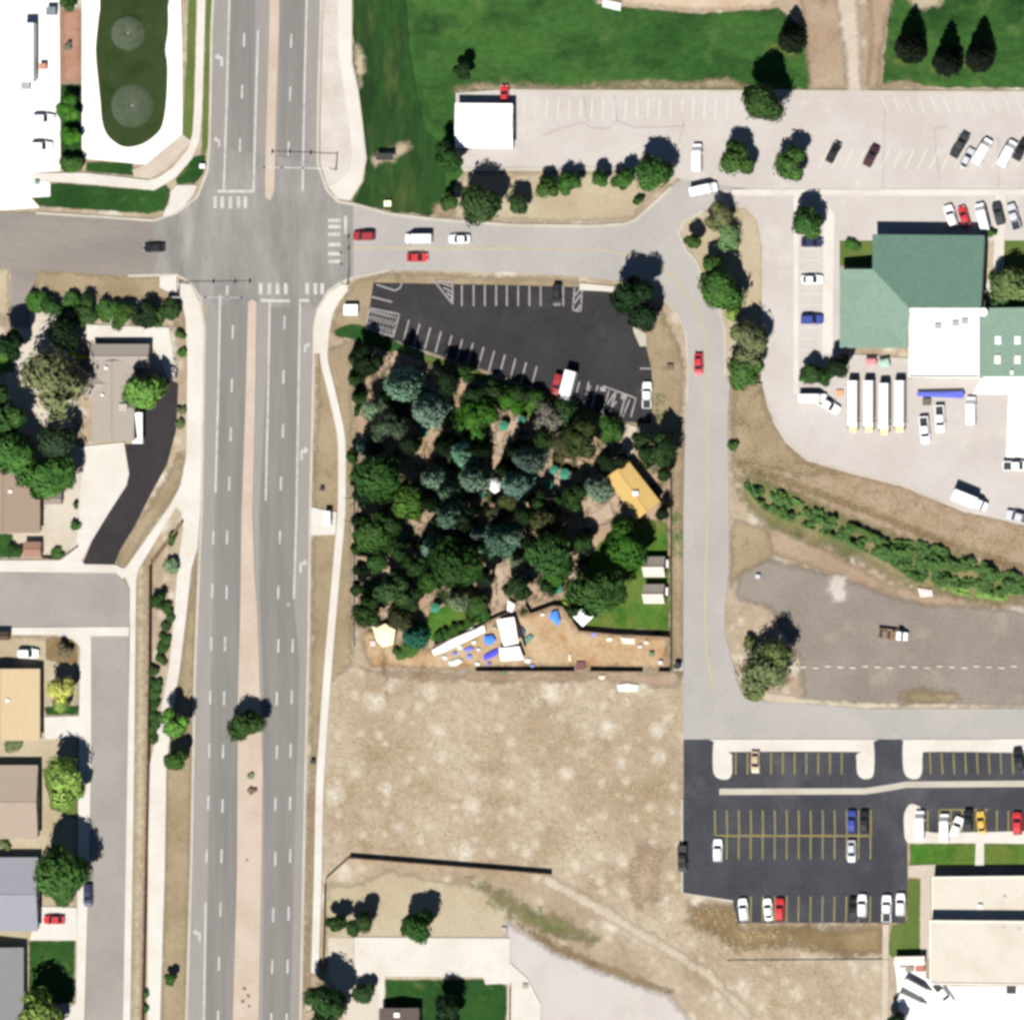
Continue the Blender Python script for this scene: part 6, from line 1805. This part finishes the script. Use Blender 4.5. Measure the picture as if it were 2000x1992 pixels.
root = house('sign_cabinet', 688, 606, 'white flat topped cabinet at the corner of the triangular lot', 'cabinet')
MB().box(-1.5, -1.1, 0, 1.5, 1.1, 1.5).build('body', M['membrane'], root)
MB().box(-1.65, -1.25, 1.5, 1.65, 1.25, 1.62).build('lid', M['membrane'], root)
MB().box(-1.3, -1.14, .2, -.02, -1.1, 1.4).build('door', M['trim'], root)
MB().box(.02, -1.14, .2, 1.3, -1.1, 1.4).build('door', M['trim'], root)

root = house('round_bin', 1325, 1300, 'dark round bin on a pale pad by the straight road', 'bin')
MB().cyl((0, 0, .1), .75, 1.5, 16, 'z', .8).build('body', M['blackmetal'], root)
MB().cyl((0, 0, 1.6), .84, .12, 16, 'z', .6).build('lid', M['blackmetal'], root)
MB().box(-1.0, -1.1, 0, 1.0, .9, .1).build('pad', M['kerb'], root)

root = house('bus_shelter', 643, 1012, 'small glass bus shelter on the pale pad', 'shelter')
MB().box(-.8, -1.6, 2.3, .8, 1.6, 2.4).build('roof', M['membrane'], root)
for sx, sy in ((-.7, -1.5), (.7, -1.5), (-.7, 1.5), (.7, 1.5)): MB().box(sx - .04, sy - .04, 0, sx + .04, sy + .04, 2.3).build('post', M['steel'], root)
MB().box(.5, -1.3, .4, .75, 1.3, .48).build('bench', M['wood'], root)
MB().box(.72, -1.45, .3, .75, 1.45, 2.1).build('back_panel', M['pane'], root)

for x, y, l in ((690, 398, 'pale utility box on the lawn corner'),):
    pass
for x, y, s, h, col, l, nm, cat in (
        (757, 398, .8, .9, (.55, .55, .4), 'pale green utility box on the lawn near the street', 'utility_box', 'utility box'),
        (628, 955, .45, 1.0, (.03, .03, .03), 'small black box beside the curving sidewalk', 'utility_box', 'utility box'),
        (610, 1488, .5, 1.1, (.03, .03, .03), 'black box between the main road and the thin sidewalk', 'utility_box', 'utility box'),
        (1308, 717, .7, .7, (.1, .06, .045), 'small brown box on the verge of the road bend', 'utility_box', 'utility box'),
        (1480, 1126, .5, .9, (.3, .32, .36), 'small grey box in the upper gravel lot', 'utility_box', 'utility box'),
        (1272, 1278, .55, .8, (.08, .13, .08), 'dark green barrel in the sandy yard', 'yard_barrel', 'barrel'),
        (1290, 1294, .5, .7, (.35, .33, .35), 'grey box in the corner of the sandy yard', 'yard_box', 'box'),
        (1134, 1300, 1.0, .5, (.10, .04, .04), 'dark red crate at the gap of the lower fence', 'yard_crate', 'crate'),
        (985, 1313, .5, .6, (.06, .12, .05), 'green pot against the lower fence', 'plant_pot', 'pot'),
        (395, 325, .6, 1.0, (.6, .6, .58), 'white box on the triangular corner lawn', 'utility_box', 'utility box'),
        (100, 22, 1.1, 1.8, (.10, .12, .14), 'tall dark container at the top of the glaring car park', 'waste_container', 'container'),
        (50, 168, 1.0, 1.2, (.2, .2, .2), 'grey bin below the long white trailer', 'waste_container', 'container'),
        (84, 130, .8, 1.4, (.28, .14, .08), 'brown pallet stack beside the long white trailer', 'pallet_stack', 'pallets'),
        (72, 357, .5, .8, (.1, .2, .12), 'small green box at the end of the lower lawn strip', 'utility_box', 'utility box'),
        (1640, 768, .8, .6, (.45, .2, .12), 'rusty crate left of the first bus', 'yard_crate', 'crate'),
        (1810, 785, .9, .8, (.07, .07, .05), 'dark trolley above the lowest white pickup', 'yard_trolley', 'trolley'),
        (1026, 1925, .6, .6, (.2, .17, .13), 'dark box at the edge of the gravel drive', 'yard_box', 'box'),
        (984, 1815, .6, .5, (.25, .22, .18), 'small brown box above the white slab corner', 'yard_box', 'box')):
    p = G(x, y, h)
    zb = ZW - .05 if x < 120 and y < 400 else .05
    root = empty(nm, (p.x, p.y, zb), 0, l, cat)
    o = MB().hull([(-s, s * .8, 0, h, s * .76), (s, s * .8, 0, h, s * .76)], .08).build('body', M['tint'], root); o.color = col + (1,)
    o = MB().box(-s * 1.05, -s * .85, h, s * 1.05, s * .85, h + .06).build('lid', M['tint'], root); o.color = tuple(min(.8, c * 1.3) for c in col) + (1,)

# bleachers by the ball field
root = house('bleachers', 1196, 12, 'white bleachers at the edge of the ball field', 'bleachers')
root.rotation_euler = (0, 0, math.radians(-14))
for k in range(4):
    MB().box(-2.2, -.75 + .45 * k, .35 + .3 * k, 2.2, -.45 + .45 * k, .42 + .3 * k).build('bench', M['membrane'], root)
for x in (-2, 0, 2): MB().box(x - .05, -.7, 0, x + .05, 1.0, .34).build('support', M['steel'], root)

# fountains
for x, y, r, l in ((251, 66, 34, 'upper fountain spraying on the pond'), (259, 207, 43, 'lower and wider fountain spraying on the pond')):
    q = random.Random(int(x))
    p = G(x, y, .4)
    root = empty('fountain', (p.x, p.y, ZW + .02), 0, l, 'fountain', 'fountains of the pond')
    R = r * MAP
    MB().cyl((0, 0, 0), .5, .25, 12).build('float_ring', M['blackmetal'], root)
    MB().cyl((0, 0, .25), .12, .5, 8).build('nozzle', M['membrane'], root)
    P, N, S = [], [], []
    for i in range(int(420 * r)):
        a = q.random() * 6.283
        t = q.random() ** .62
        rr = R * t * (1 + q.gauss(0, .03))
        z = .25 + 2.4 * 4 * t * (1 - t) * (.4 + .6 * q.random())
        P.append((rr * math.cos(a), rr * math.sin(a), max(.05, z))); N.append((q.gauss(0, .3), q.gauss(0, .3), 1)); S.append(q.uniform(.02, .05))
    link('spray', leaf_cloud('spray', np.array(P), np.array(N), np.array(S), M['foam']), root)["kind"] = "stuff"
